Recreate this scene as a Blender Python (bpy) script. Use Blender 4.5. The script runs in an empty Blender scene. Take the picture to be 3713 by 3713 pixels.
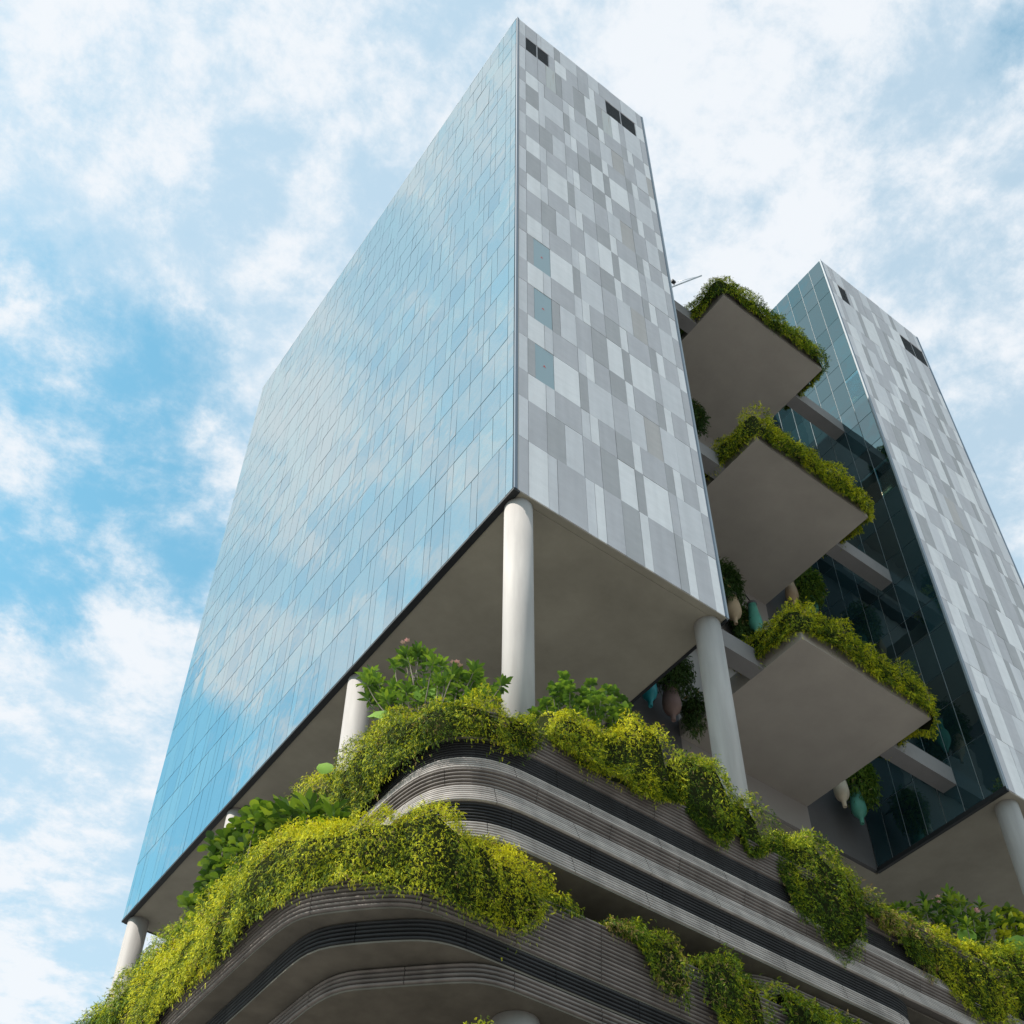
import bpy, math, random
import numpy as np
from mathutils import Matrix, Vector

random.seed(7)
rng = np.random.default_rng(7)
scene = bpy.context.scene
COL = scene.collection

# ------------------------------------------------------------------ camera
cam_data = bpy.data.cameras.new('camera')
cam = bpy.data.objects.new('camera', cam_data)
COL.objects.link(cam)
CAM = Vector((-15.9718, -21.7101, 1.9057))
RT = Vector((0.8087, -0.5880, 0.0147)).normalized()
FW = Vector((0.4091, 0.5802, 0.7042)).normalized()
UP = RT.cross(FW).normalized()
cam.matrix_world = Matrix(((RT.x, UP.x, -FW.x, CAM.x), (RT.y, UP.y, -FW.y, CAM.y), (RT.z, UP.z, -FW.z, CAM.z), (0, 0, 0, 1)))
cam_data.sensor_width = 36
cam_data.lens = 44.953
cam_data.shift_x = 0.01762
cam_data.shift_y = 0.18319
cam_data.clip_start = 0.5
cam_data.clip_end = 9000
scene.camera = cam

# ------------------------------------------------------------------ sky and sun
SUN_AZ, SUN_EL = math.radians(172), math.radians(47)
sun_dir = Vector((math.cos(SUN_EL) * math.cos(SUN_AZ), math.cos(SUN_EL) * math.sin(SUN_AZ), math.sin(SUN_EL)))
world = bpy.data.worlds.new('World')
scene.world = world
world.use_nodes = True
nt = world.node_tree
N, L = nt.nodes, nt.links
N.clear()


def wn(t, **kw):
    n = N.new(t)
    for k, v in kw.items():
        setattr(n, k, v)
    return n


def wmath(op, a, b=None, c=None, clamp=False):
    n = wn('ShaderNodeMath', operation=op, use_clamp=clamp)
    for i, v in enumerate((a, b, c)):
        if v is None:
            continue
        if isinstance(v, (int, float)):
            n.inputs[i].default_value = v
        else:
            L.new(v, n.inputs[i])
    return n.outputs[0]


sky = wn('ShaderNodeTexSky', sky_type='NISHITA', sun_disc=False)
sky.sun_elevation = SUN_EL
sky.sun_rotation = math.pi / 2 - SUN_AZ
sky.air_density = 1.0
sky.dust_density = 0.6
sky.ozone_density = 1.0
tc = wn('ShaderNodeTexCoord')
sp = wn('ShaderNodeSeparateXYZ')
L.new(tc.outputs['Generated'], sp.inputs[0])
zc = wmath('MAXIMUM', sp.outputs['Z'], 0.12)
cb = wn('ShaderNodeCombineXYZ')
L.new(wmath('DIVIDE', sp.outputs['X'], zc), cb.inputs[0])
L.new(wmath('DIVIDE', sp.outputs['Y'], zc), cb.inputs[1])


SKY_ROT = 0.22107


def cloud_noise(scale, detail, rough, off, distortion=0.0, lac=2.0):
    mp = wn('ShaderNodeMapping')
    mp.inputs['Location'].default_value = off
    mp.inputs['Rotation'].default_value = (0, 0, SKY_ROT)
    L.new(cb.outputs[0], mp.inputs['Vector'])
    nz = wn('ShaderNodeTexNoise')
    nz.inputs['Scale'].default_value = scale
    nz.inputs['Detail'].default_value = detail
    nz.inputs['Roughness'].default_value = rough
    nz.inputs['Distortion'].default_value = distortion
    nz.inputs['Lacunarity'].default_value = lac
    L.new(mp.outputs[0], nz.inputs['Vector'])
    return nz.outputs['Fac']


SKY_OFF = (20.3559, 59.9922, 0.0)
big = cloud_noise(1.5, 3.0, 0.5, SKY_OFF, 0.1)
fine = cloud_noise(5.0, 12.0, 0.64, (SKY_OFF[0] + 4.2, SKY_OFF[1] - 2.3, 0.4), 0.12)
wisp = cloud_noise(14.0, 9.0, 0.66, (SKY_OFF[0] + 1.3, SKY_OFF[1] + 7.7, 0.9), 0.15)
tex = wmath('ADD', wmath('MULTIPLY', fine, 0.62), wmath('MULTIPLY', wisp, 0.38))
dens = wmath('ADD', wmath('MULTIPLY', big, 1.25), wmath('ADD', wmath('MULTIPLY', fine, 0.66), wmath('MULTIPLY', wisp, 0.17)))
mask = wn('ShaderNodeMapRange', interpolation_type='SMOOTHSTEP')
mask.inputs['From Min'].default_value = 0.80
mask.inputs['From Max'].default_value = 0.985
L.new(dens, mask.inputs['Value'])
thick = wn('ShaderNodeMapRange', interpolation_type='SMOOTHSTEP')
thick.inputs['From Min'].default_value = 0.42
thick.inputs['From Max'].default_value = 0.575
L.new(tex, thick.inputs['Value'])
tint = wn('ShaderNodeMix', data_type='RGBA', blend_type='MULTIPLY')
tint.inputs['Factor'].default_value = 1.0
L.new(sky.outputs['Color'], tint.inputs['A'])
tint.inputs["B"].default_value = (1.55, 2.4, 1.95, 1)
ccol = wn('ShaderNodeMix', data_type='RGBA')
L.new(thick.outputs[0], ccol.inputs['Factor'])
ccol.inputs['A'].default_value = (5.3, 6.1, 6.8, 1)
ccol.inputs['B'].default_value = (6.55, 6.8, 7.1, 1)
mixc = wn('ShaderNodeMix', data_type='RGBA')
L.new(wmath('MULTIPLY', mask.outputs[0], wmath('MULTIPLY_ADD', thick.outputs[0], 0.36, 0.60)), mixc.inputs['Factor'])
L.new(tint.outputs['Result'], mixc.inputs['A'])
L.new(ccol.outputs['Result'], mixc.inputs['B'])
bg = wn('ShaderNodeBackground')
bg.inputs['Strength'].default_value = 0.086
L.new(mixc.outputs['Result'], bg.inputs['Color'])
wo = wn('ShaderNodeOutputWorld')
L.new(bg.outputs[0], wo.inputs['Surface'])

sun_data = bpy.data.lights.new('sun', 'SUN')
sun_data.energy = 3.9
sun_data.angle = math.radians(0.53)
sun_data.color = (1.0, 0.95, 0.87)
sun = bpy.data.objects.new('sun', sun_data)
COL.objects.link(sun)
sun.rotation_euler = (-sun_dir).to_track_quat('-Z', 'Y').to_euler()
sun.location = (-40, 10, 120)

scene.view_settings.view_transform = 'Standard'
scene.view_settings.look = 'None'
scene.view_settings.gamma = 1.0
scene.view_settings.exposure = 0.7
scene.render.engine = 'CYCLES'
scene.cycles.max_bounces = 8
scene.cycles.diffuse_bounces = 4
scene.cycles.glossy_bounces = 4


# ------------------------------------------------------------------ materials
def mat(name, color, rough=0.8, noise=0.0, nscale=4.0, spec=0.3, bump=0.0, bscale=20.0, stretch=(1, 1, 1), metallic=0.0, color2=None, coord='Object', streak=0.0, vary=0.0):
    m = bpy.data.materials.new(name)
    m.use_nodes = True
    t = m.node_tree
    b = t.nodes['Principled BSDF']
    b.inputs['Base Color'].default_value = (*color, 1)
    b.inputs['Roughness'].default_value = rough
    b.inputs['Specular IOR Level'].default_value = spec
    b.inputs['Metallic'].default_value = metallic
    if noise or bump or color2:
        tcn = t.nodes.new('ShaderNodeTexCoord')
        mp = t.nodes.new('ShaderNodeMapping')
        mp.inputs['Scale'].default_value = stretch
        if coord == 'World':
            g = t.nodes.new('ShaderNodeNewGeometry')
            t.links.new(g.outputs['Position'], mp.inputs[0])
        else:
            t.links.new(tcn.outputs[coord], mp.inputs[0])
        if noise or color2:
            nz = t.nodes.new('ShaderNodeTexNoise')
            nz.inputs['Scale'].default_value = nscale
            nz.inputs['Detail'].default_value = 6
            nz.inputs['Roughness'].default_value = 0.65
            t.links.new(mp.outputs[0], nz.inputs['Vector'])
            mx = t.nodes.new('ShaderNodeMix')
            mx.data_type = 'RGBA'
            rg = t.nodes.new('ShaderNodeMapRange')
            rg.inputs['From Min'].default_value = 0.3
            rg.inputs['From Max'].default_value = 0.7
            t.links.new(nz.outputs['Fac'], rg.inputs['Value'])
            t.links.new(rg.outputs[0], mx.inputs['Factor'])
            c2 = color2 or tuple(c * (1 + noise) for c in color)
            c1 = color if color2 else tuple(c * (1 - noise) for c in color)
            mx.inputs['A'].default_value = (*c1, 1)
            mx.inputs['B'].default_value = (*c2, 1)
            t.links.new(mx.outputs['Result'], b.inputs['Base Color'])
        if bump:
            nb = t.nodes.new('ShaderNodeTexNoise')
            nb.inputs['Scale'].default_value = bscale
            nb.inputs['Detail'].default_value = 4
            t.links.new(mp.outputs[0], nb.inputs['Vector'])
            bp = t.nodes.new('ShaderNodeBump')
            bp.inputs['Strength'].default_value = bump
            bp.inputs['Distance'].default_value = 0.02
            t.links.new(nb.outputs['Fac'], bp.inputs['Height'])
            t.links.new(bp.outputs[0], b.inputs['Normal'])
    if streak or vary:
        src = b.inputs['Base Color'].links[0].from_socket if b.inputs['Base Color'].links else None
        mul = t.nodes.new('ShaderNodeMix')
        mul.data_type = 'RGBA'
        mul.blend_type = 'MULTIPLY'
        mul.inputs['Factor'].default_value = 1
        if src:
            t.links.new(src, mul.inputs['A'])
        else:
            mul.inputs['A'].default_value = (*color, 1)
        ge = t.nodes.new('ShaderNodeNewGeometry')
        m2 = t.nodes.new('ShaderNodeMapping')
        m2.inputs['Scale'].default_value = (2.2, 2.2, 0.22)
        t.links.new(ge.outputs['Position'], m2.inputs[0])
        n2 = t.nodes.new('ShaderNodeTexNoise')
        n2.inputs['Scale'].default_value = 1.0
        n2.inputs['Detail'].default_value = 5
        t.links.new(m2.outputs[0], n2.inputs['Vector'])
        r2 = t.nodes.new('ShaderNodeMapRange')
        r2.inputs['From Min'].default_value = 0.35
        r2.inputs['From Max'].default_value = 0.62
        r2.inputs['To Min'].default_value = 1 - streak
        r2.inputs['To Max'].default_value = 1.0
        t.links.new(n2.outputs['Fac'], r2.inputs['Value'])
        oi = t.nodes.new('ShaderNodeObjectInfo')
        r3 = t.nodes.new('ShaderNodeMapRange')
        r3.inputs['To Min'].default_value = 1 - vary
        r3.inputs['To Max'].default_value = 1 + vary
        t.links.new(oi.outputs['Random'], r3.inputs['Value'])
        mm = t.nodes.new('ShaderNodeMath')
        mm.operation = 'MULTIPLY'
        t.links.new(r2.outputs[0], mm.inputs[0])
        t.links.new(r3.outputs[0], mm.inputs[1])
        t.links.new(mm.outputs[0], mul.inputs['B'])
        t.links.new(mul.outputs['Result'], b.inputs['Base Color'])
    return m


def glass_mat(name, body, refl, f0=0.42, wob=0.05):
    """Coated curtain-wall glass: tinted body seen through a reflective coating."""
    m = bpy.data.materials.new(name)
    m.use_nodes = True
    t = m.node_tree
    t.nodes.remove(t.nodes['Principled BSDF'])
    out = t.nodes['Material Output']
    d = t.nodes.new('ShaderNodeBsdfDiffuse')
    d.inputs['Color'].default_value = (*body, 1)
    g = t.nodes.new('ShaderNodeBsdfGlossy')
    g.inputs['Color'].default_value = (*refl, 1)
    g.inputs['Roughness'].default_value = 0.004
    oi = t.nodes.new('ShaderNodeObjectInfo')
    hv = t.nodes.new('ShaderNodeMapRange')
    hv.inputs['To Min'].default_value = 0.5
    hv.inputs['To Max'].default_value = 1.8
    geo = t.nodes.new('ShaderNodeNewGeometry')
    rs_ = t.nodes.new('ShaderNodeMath')
    rs_.operation = 'ADD'
    t.links.new(oi.outputs['Random'], rs_.inputs[0])
    t.links.new(geo.outputs['Random Per Island'], rs_.inputs[1])
    rf = t.nodes.new('ShaderNodeMath')
    rf.operation = 'FRACT'
    t.links.new(rs_.outputs[0], rf.inputs[0])
    t.links.new(rf.outputs[0], hv.inputs['Value'])
    mul = t.nodes.new('ShaderNodeMix')
    mul.data_type = 'RGBA'
    mul.blend_type = 'MULTIPLY'
    mul.inputs['Factor'].default_value = 1
    mul.inputs['A'].default_value = (*body, 1)
    t.links.new(hv.outputs[0], mul.inputs['B'])
    t.links.new(mul.outputs['Result'], d.inputs['Color'])
    nz = t.nodes.new('ShaderNodeTexNoise')
    nz.inputs['Scale'].default_value = 0.55
    nz.inputs['Detail'].default_value = 2
    t.links.new(geo.outputs['Position'], nz.inputs['Vector'])
    bp = t.nodes.new('ShaderNodeBump')
    bp.inputs['Strength'].default_value = wob
    bp.inputs['Distance'].default_value = 0.3
    t.links.new(nz.outputs['Fac'], bp.inputs['Height'])
    t.links.new(bp.outputs[0], g.inputs['Normal'])
    fr = t.nodes.new('ShaderNodeFresnel')
    fr.inputs['IOR'].default_value = 1.5
    ma = t.nodes.new('ShaderNodeMath')
    ma.operation = 'MULTIPLY_ADD'
    ma.inputs[1].default_value = 1 - f0
    ma.inputs[2].default_value = f0
    t.links.new(fr.outputs[0], ma.inputs[0])
    rv = t.nodes.new('ShaderNodeMath')          # coating differs a little from pane to pane
    rv.operation = 'MULTIPLY_ADD'
    rv.inputs[1].default_value = -0.10
    t.links.new(rf.outputs[0], rv.inputs[0])
    t.links.new(ma.outputs[0], rv.inputs[2])
    mx = t.nodes.new('ShaderNodeMixShader')
    t.links.new(rv.outputs[0], mx.inputs[0])
    t.links.new(d.outputs[0], mx.inputs[1])
    t.links.new(g.outputs[0], mx.inputs[2])
    t.links.new(mx.outputs[0], out.inputs['Surface'])
    return m


def leaf_mat(name, gloss=0.12, trans=0.17, rough=0.6):
    m = bpy.data.materials.new(name)
    m.use_nodes = True
    t = m.node_tree
    b = t.nodes['Principled BSDF']
    out = t.nodes['Material Output']
    at = t.nodes.new('ShaderNodeAttribute')
    at.attribute_name = 'leaf_colour'
    t.links.new(at.outputs['Color'], b.inputs['Base Color'])
    b.inputs['Roughness'].default_value = rough
    b.inputs['Specular IOR Level'].default_value = gloss
    tr = t.nodes.new('ShaderNodeBsdfTranslucent')
    mu = t.nodes.new('ShaderNodeMix')
    mu.data_type = 'RGBA'
    mu.blend_type = 'MULTIPLY'
    mu.inputs['Factor'].default_value = 1
    t.links.new(at.outputs['Color'], mu.inputs['A'])
    mu.inputs['B'].default_value = (1.25, 1.15, 0.5, 1)
    t.links.new(mu.outputs['Result'], tr.inputs['Color'])
    mx = t.nodes.new('ShaderNodeMixShader')
    mx.inputs[0].default_value = trans
    t.links.new(b.outputs[0], mx.inputs[1])
    t.links.new(tr.outputs[0], mx.inputs[2])
    t.links.new(mx.outputs[0], out.inputs['Surface'])
    return m


STREAK = (1, 1, 6)
M = {}
for key, c in dict(w=(0.76, 0.735, 0.745), l=(0.645, 0.625, 0.645), m=(0.505, 0.485, 0.505), d=(0.42, 0.405, 0.415), b=(0.485, 0.45, 0.44)).items():
    M['stone_' + key] = mat('stone_panel_' + key, c, 0.75, noise=0.05, nscale=0.9, stretch=(1, 1, 3), bump=0.08, bscale=14, coord='World', streak=0.07, vary=0.035)
M['joint'] = mat('joint_dark', (0.12, 0.125, 0.135), 0.8)
M['louvre'] = mat('louvre_metal', (0.05, 0.055, 0.06), 0.6)
M['trim_dark'] = mat('trim_dark', (0.014, 0.016, 0.018), 0.5, spec=0.3)
M['trim_blue'] = mat('trim_blue', (0.10, 0.135, 0.18), 0.4, spec=0.5)
M['trim_pale'] = mat('trim_pale', (0.26, 0.30, 0.34), 0.55, spec=0.3)
M['hatch'] = mat('hatch_blue_grey', (0.24, 0.335, 0.37), 0.35, spec=0.6)
M['red'] = mat('red_mark', (0.6, 0.07, 0.05), 0.5)
M['soffit'] = mat('soffit_render', (0.285, 0.262, 0.212), 0.85, noise=0.16, nscale=0.35, coord='World', bump=0.05, bscale=30)
M['slab'] = mat('slab_concrete', (0.365, 0.33, 0.292), 0.85, noise=0.09, nscale=0.4, coord='World', bump=0.05, bscale=30)
M['beam'] = mat('beam_concrete', (0.20, 0.192, 0.19), 0.8, noise=0.07, nscale=0.8, coord='World')
M['wall_pink'] = mat('wall_taupe', (0.25, 0.228, 0.215), 0.85, noise=0.05, nscale=0.5, coord='World')
M['wall_dark'] = mat('wall_charcoal', (0.09, 0.088, 0.09), 0.8, noise=0.08, nscale=0.5, coord='World')
M['column'] = mat('column_render', (0.39, 0.362, 0.343), 0.7, noise=0.05, nscale=0.7, stretch=(1, 1, 0.35), coord='World', bump=0.04, bscale=25, streak=0.2)
M['rib_light'] = mat('precast_light', (0.39, 0.352, 0.33), 0.75, noise=0.2, nscale=0.8, stretch=(1, 1, 5), coord='World', bump=0.1, bscale=20, streak=0.25, vary=0.14)
M['rib_brown'] = mat('precast_brown', (0.175, 0.15, 0.138), 0.8, noise=0.22, nscale=0.8, stretch=(1, 1, 5), coord='World', bump=0.1, bscale=20, streak=0.25, vary=0.14)
M['rib_black'] = mat('precast_black', (0.026, 0.026, 0.028), 0.7, noise=0.2, nscale=0.9, stretch=(1, 1, 5), coord='World', bump=0.1, bscale=20, streak=0.25, vary=0.14)
M['core'] = mat('precast_core', (0.075, 0.066, 0.06), 0.9)
M['podium_soffit'] = mat('podium_soffit', (0.15, 0.135, 0.112), 0.85, noise=0.2, nscale=0.5, coord='World', bump=0.06, bscale=25, streak=0.18)
M['deck'] = mat('deck_paving', (0.3, 0.29, 0.27), 0.85, noise=0.1)
M['glass'] = glass_mat('glass_blue', (0.05, 0.095, 0.11), (0.82, 0.90, 0.91), 0.62, 0.05)
M['glass_spandrel'] = glass_mat('glass_spandrel', (0.045, 0.10, 0.13), (0.76, 0.87, 0.90), 0.58, 0.05)
M['mullion'] = mat('mullion_grey', (0.34, 0.37, 0.39), 0.5)
M['gap_blue'] = mat('glazing_gasket', (0.10, 0.135, 0.165), 0.7)
M['glass_dark'] = glass_mat('glass_dark', (0.008, 0.022, 0.027), (0.66, 0.92, 1.0), 0.19, 0.04)
M['glass_clear'] = glass_mat('glass_clear', (0.01, 0.03, 0.03), (0.66, 0.92, 1.0), 0.19, 0.04)
_t = M['glass_clear'].node_tree
_mx = [n for n in _t.nodes if n.type == 'MIX_SHADER'][0]
_tr = _t.nodes.new('ShaderNodeBsdfTransparent')
_tr.inputs['Color'].default_value = (0.55, 0.72, 0.72, 1)
_t.links.new(_tr.outputs[0], _mx.inputs[1])
M['leaf'] = leaf_mat('trailing_leaf')
M['leaf_gloss'] = leaf_mat('broad_leaf', gloss=0.4, trans=0.2, rough=0.38)
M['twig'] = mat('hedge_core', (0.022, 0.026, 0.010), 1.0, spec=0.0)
M['bark'] = mat('grey_bark', (0.16, 0.135, 0.11), 0.85, noise=0.2, nscale=8)
M['petal'] = mat('pink_petal', (0.78, 0.45, 0.47), 0.6)
M['leaf_ear'] = leaf_mat('ear_leaf', gloss=0.12, trans=0.2, rough=0.65)
M['ground'] = mat('asphalt_ground', (0.25, 0.243, 0.238), 0.9, noise=0.15, nscale=0.3, coord='World')
M['roof'] = mat('roof_gravel', (0.3, 0.3, 0.3), 0.9, noise=0.1)
M['steel'] = mat('boom_steel', (0.5, 0.52, 0.55), 0.4, metallic=0.6, spec=0.5)
M['pot_cream'] = mat('pot_cream', (0.5, 0.44, 0.33), 0.55, noise=0.12, nscale=2)
M['pot_green'] = mat('pot_jade', (0.07, 0.25, 0.19), 0.45, noise=0.12, nscale=2)
M['pot_cyan'] = mat('pot_turquoise', (0.015, 0.20, 0.23), 0.45, noise=0.12, nscale=2)
M['pot_brown'] = mat('pot_mauve_brown', (0.19, 0.125, 0.11), 0.6, noise=0.12, nscale=2)
M['pot_tan'] = mat('pot_tan', (0.36, 0.26, 0.165), 0.6, noise=0.12, nscale=2)


def rust_mat():
    m = mat('stone_rust_streak', (0.50, 0.505, 0.515), 0.75)
    t = m.node_tree
    b = t.nodes['Principled BSDF']
    tcn = t.nodes.new('ShaderNodeTexCoord')
    mp = t.nodes.new('ShaderNodeMapping')
    mp.inputs['Scale'].default_value = (5.0, 1, 0.25)
    t.links.new(tcn.outputs['Object'], mp.inputs[0])
    nz = t.nodes.new('ShaderNodeTexNoise')
    nz.inputs['Scale'].default_value = 1.6
    nz.inputs['Detail'].default_value = 4
    t.links.new(mp.outputs[0], nz.inputs['Vector'])
    r = t.nodes.new('ShaderNodeMapRange')
    r.inputs['From Min'].default_value = 0.58
    r.inputs['From Max'].default_value = 0.75
    r.inputs['To Max'].default_value = 0.55
    t.links.new(nz.outputs['Fac'], r.inputs['Value'])
    mx = t.nodes.new('ShaderNodeMix')
    mx.data_type = 'RGBA'
    t.links.new(r.outputs[0], mx.inputs['Factor'])
    mx.inputs['A'].default_value = (0.53, 0.525, 0.52, 1)
    mx.inputs['B'].default_value = (0.36, 0.25, 0.18, 1)
    t.links.new(mx.outputs['Result'], b.inputs['Base Color'])
    return m


M['stone_r'] = rust_mat()


# ------------------------------------------------------------------ helpers
def mesh_from(name, verts, faces, m, smooth=False):
    me = bpy.data.meshes.new(name)
    me.from_pydata([tuple(v) for v in verts], [], faces)
    me.materials.append(m)
    if smooth:
        me.polygons.foreach_set('use_smooth', [True] * len(me.polygons))
    me.update()
    return me


def link(name, me, parent=None, loc=(0, 0, 0)):
    o = bpy.data.objects.new(name, me)
    COL.objects.link(o)
    o.location = loc
    if parent is not None:
        o.parent = parent
    return o


def thing(name, label, cat, loc=(0, 0, 0), group=None):
    o = bpy.data.objects.new(name, None)
    COL.objects.link(o)
    o.location = loc
    o.empty_display_size = 0.3
    o['label'] = label
    o['category'] = cat
    if group:
        o['group'] = group
    return o


def box_geo(x0, x1, y0, y1, z0, z1):
    v = [(x0, y0, z0), (x1, y0, z0), (x1, y1, z0), (x0, y1, z0), (x0, y0, z1), (x1, y0, z1), (x1, y1, z1), (x0, y1, z1)]
    f = [(3, 2, 1, 0), (4, 5, 6, 7), (0, 1, 5, 4), (1, 2, 6, 5), (2, 3, 7, 6), (3, 0, 4, 7)]
    return v, f


def box(name, x0, x1, y0, y1, z0, z1, m, parent=None):
    """Box with its object origin at its own centre; coordinates are world (parents sit unrotated)."""
    cx, cy, cz = (x0 + x1) / 2, (y0 + y1) / 2, (z0 + z1) / 2
    v, f = box_geo(x0 - cx, x1 - cx, y0 - cy, y1 - cy, z0 - cz, z1 - cz)
    p = parent.location if parent is not None else Vector((0, 0, 0))
    return link(name, mesh_from(name, v, f, m), parent, (cx - p.x, cy - p.y, cz - p.z))


def lathe_geo(profile, n=28, cap=True):
    v, f = [], []
    for r, z in profile:
        for k in range(n):
            a = 2 * math.pi * k / n
            v.append((r * math.cos(a), r * math.sin(a), z))
    for i in range(len(profile) - 1):
        for k in range(n):
            k2 = (k + 1) % n
            f.append((i * n + k, i * n + k2, (i + 1) * n + k2, (i + 1) * n + k))
    if cap:
        f.append(tuple(range(n))[::-1])
        f.append(tuple((len(profile) - 1) * n + k for k in range(n)))
    return v, f


def tube_geo(pts, radii, n=7):
    v, f = [], []
    pts = [Vector(p) for p in pts]
    for i, p in enumerate(pts):
        d = (pts[min(i + 1, len(pts) - 1)] - pts[max(i - 1, 0)]).normalized()
        a = d.orthogonal().normalized()
        b = d.cross(a)
        for k in range(n):
            t = 2 * math.pi * k / n
            v.append(tuple(p + (a * math.cos(t) + b * math.sin(t)) * radii[i]))
    for i in range(len(pts) - 1):
        for k in range(n):
            k2 = (k + 1) % n
            f.append((i * n + k, i * n + k2, (i + 1) * n + k2, (i + 1) * n + k))
    f.append(tuple(range(n))[::-1])
    f.append(tuple((len(pts) - 1) * n + k for k in range(n)))
    return v, f


def merge(geos):
    V, F = [], []
    for v, f in geos:
        o = len(V)
        V += list(v)
        F += [tuple(i + o for i in q) for q in f]
    return V, F


def np_mesh(name, co, faces, m, col=None, smooth=False):
    """co (n,3) float, faces (k,4) or (k,3) int, col (n,4)"""
    me = bpy.data.meshes.new(name)
    k = faces.shape[1]
    me.vertices.add(len(co))
    me.vertices.foreach_set('co', co.astype(np.float32).ravel())
    me.loops.add(faces.size)
    me.loops.foreach_set('vertex_index', faces.astype(np.int32).ravel())
    me.polygons.add(len(faces))
    me.polygons.foreach_set('loop_start', np.arange(len(faces), dtype=np.int32) * k)
    if smooth:
        me.polygons.foreach_set('use_smooth', np.ones(len(faces), dtype=bool))
    me.materials.append(m)
    me.update(calc_edges=True)
    if col is not None:
        a = me.color_attributes.new('leaf_colour', 'FLOAT_COLOR', 'POINT')
        a.data.foreach_set('color', col.astype(np.float32).ravel())
    return me


# ------------------------------------------------------------------ ground
gm = mesh_from('ground', [(-4000, -4000, 0), (4000, -4000, 0), (4000, 4000, 0), (-4000, 4000, 0)], [(0, 1, 2, 3)], M['ground'])
g = link('ground', gm)
g['kind'] = 'structure'
box('pavement', -10, 60, -12, 60, 0, 0.14, M['deck'])['kind'] = 'structure'

# ------------------------------------------------------------------ towers
W, DEP, X2, CY = 10.389, 33.2, 27.128, 7.45
ZB, ZT = 39.26, 89.22
ZR = [39.26, 42.72, 45.55, 47.58, 50.35, 52.38, 55.17, 57.22, 60.03, 62.06, 64.83, 66.84, 69.65, 71.70, 74.48, 76.42, 79.14, 81.16, 84.72, 86.93, 89.22]
U0, U = 0.66, 0.4552
GAP = 0.018
A_ROW = '2w 1l 3m 1l 1w 2m 2d 1w 3m 1d 1w 2m 1w'
ROWS = [A_ROW,
        '2m 2d 2l 2m 2d 2w 1d 3w 1m 3l 1m', A_ROW,
        '0.85d 2.15H 3w 1d 3l 2m 2l 2b 2l 2l 1m', A_ROW,
        '0.85m 2.15H 1d 2l 2m 2d 2w 1d 3w 1m 3l 1m', A_ROW,
        '0.85d 2.15H 3w 1d 3l 2m 2l 2b 2m 2l 1m', A_ROW,
        '2m 2d 2l 2m 2l 2w 1d 3w 1m 3l 1m', A_ROW,
        '2d 1m 3w 1d 3l 2m 2l 2b 2m 2l 1d', A_ROW,
        '2m 2d 2l 2m 2d 2w 1d 3w 1m 3l 1m', A_ROW,
        '2d 4l 1d 3l 2m 2l 2b 2m 2l 1b', A_ROW,
        '2m 1.35m 1.65r 1d 2m 2d 2w 1d 1.6r 1.4w 1m 3l 1m',
        '2V 2V 1m 2w 2m 2m 1w 2m 2.75V 2.75V 1.5w',
        '2m 0.7l 2.3l 1d 3l 2m 2l 2m 2m 3l 1m']
ROWS_2 = [A_ROW,
          '1d 2w 2m 3l 1d 2w 2m 1l 3w 1d 2l 1m', A_ROW,
          '2l 1d 3m 2w 1d 2l 3m 1w 2b 2l 2m', A_ROW,
          '1m 3w 1d 2l 2m 2d 3w 1m 2l 2d 2w', A_ROW,
          '2d 2l 1w 3m 2l 1d 2w 3m 1l 2d 2l', A_ROW,
          '1l 2m 3w 1d 2l 2b 2m 1w 3l 2m 2l', A_ROW,
          '2m 2d 2w 1l 3m 2w 1d 2l 3w 1m 2l', A_ROW,
          '1d 3l 1m 2w 2d 3l 1w 2m 2l 2d 2l', A_ROW,
          '2w 1d 2l 3m 2w 1d 3w 2m 1l 2d 2l', A_ROW,
          '1m 3l 1d 3w 2m 1d 3w 1l 2m 2l 2m',
          '1.1w 1.85V 0.8m 1w 2m 2m 1w 3m 2.6w 2.75V 2.75V 0.15w',
          '1m 2l 2m 2m 2l 3m 2l 1d 3l 2m 1l']
_cache = {}


def shared_box(key, w, t, h, m, axis):
    """Panel box centred on its origin; axis 'y' = width along x, 'x' = width along y."""
    k = (key, round(w, 3), round(h, 3), axis)
    if k not in _cache:
        if axis == 'y':
            v, f = box_geo(-w / 2, w / 2, -t / 2, t / 2, -h / 2, h / 2)
        else:
            v, f = box_geo(-t / 2, t / 2, -w / 2, w / 2, -h / 2, h / 2)
        _cache[k] = mesh_from(key, v, f, m)
    return _cache[k]


def louvre_mesh(w, h):
    k = ('louvre', round(w, 3), round(h, 3))
    if k not in _cache:
        geos = [box_geo(-w / 2, w / 2, -0.022, -0.016, -h / 2, h / 2)]
        n = int(h / 0.11)
        for i in range(n):
            z = -h / 2 + 0.05 + i * (h - 0.1) / (n - 1)
            geos.append(box_geo(-w / 2 + 0.02, w / 2 - 0.02, -0.045, 0.002, z - 0.018, z + 0.018))
        v, f = merge(geos)
        _cache[k] = mesh_from('louvre', v, f, M['louvre'])
    return _cache[k]


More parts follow.
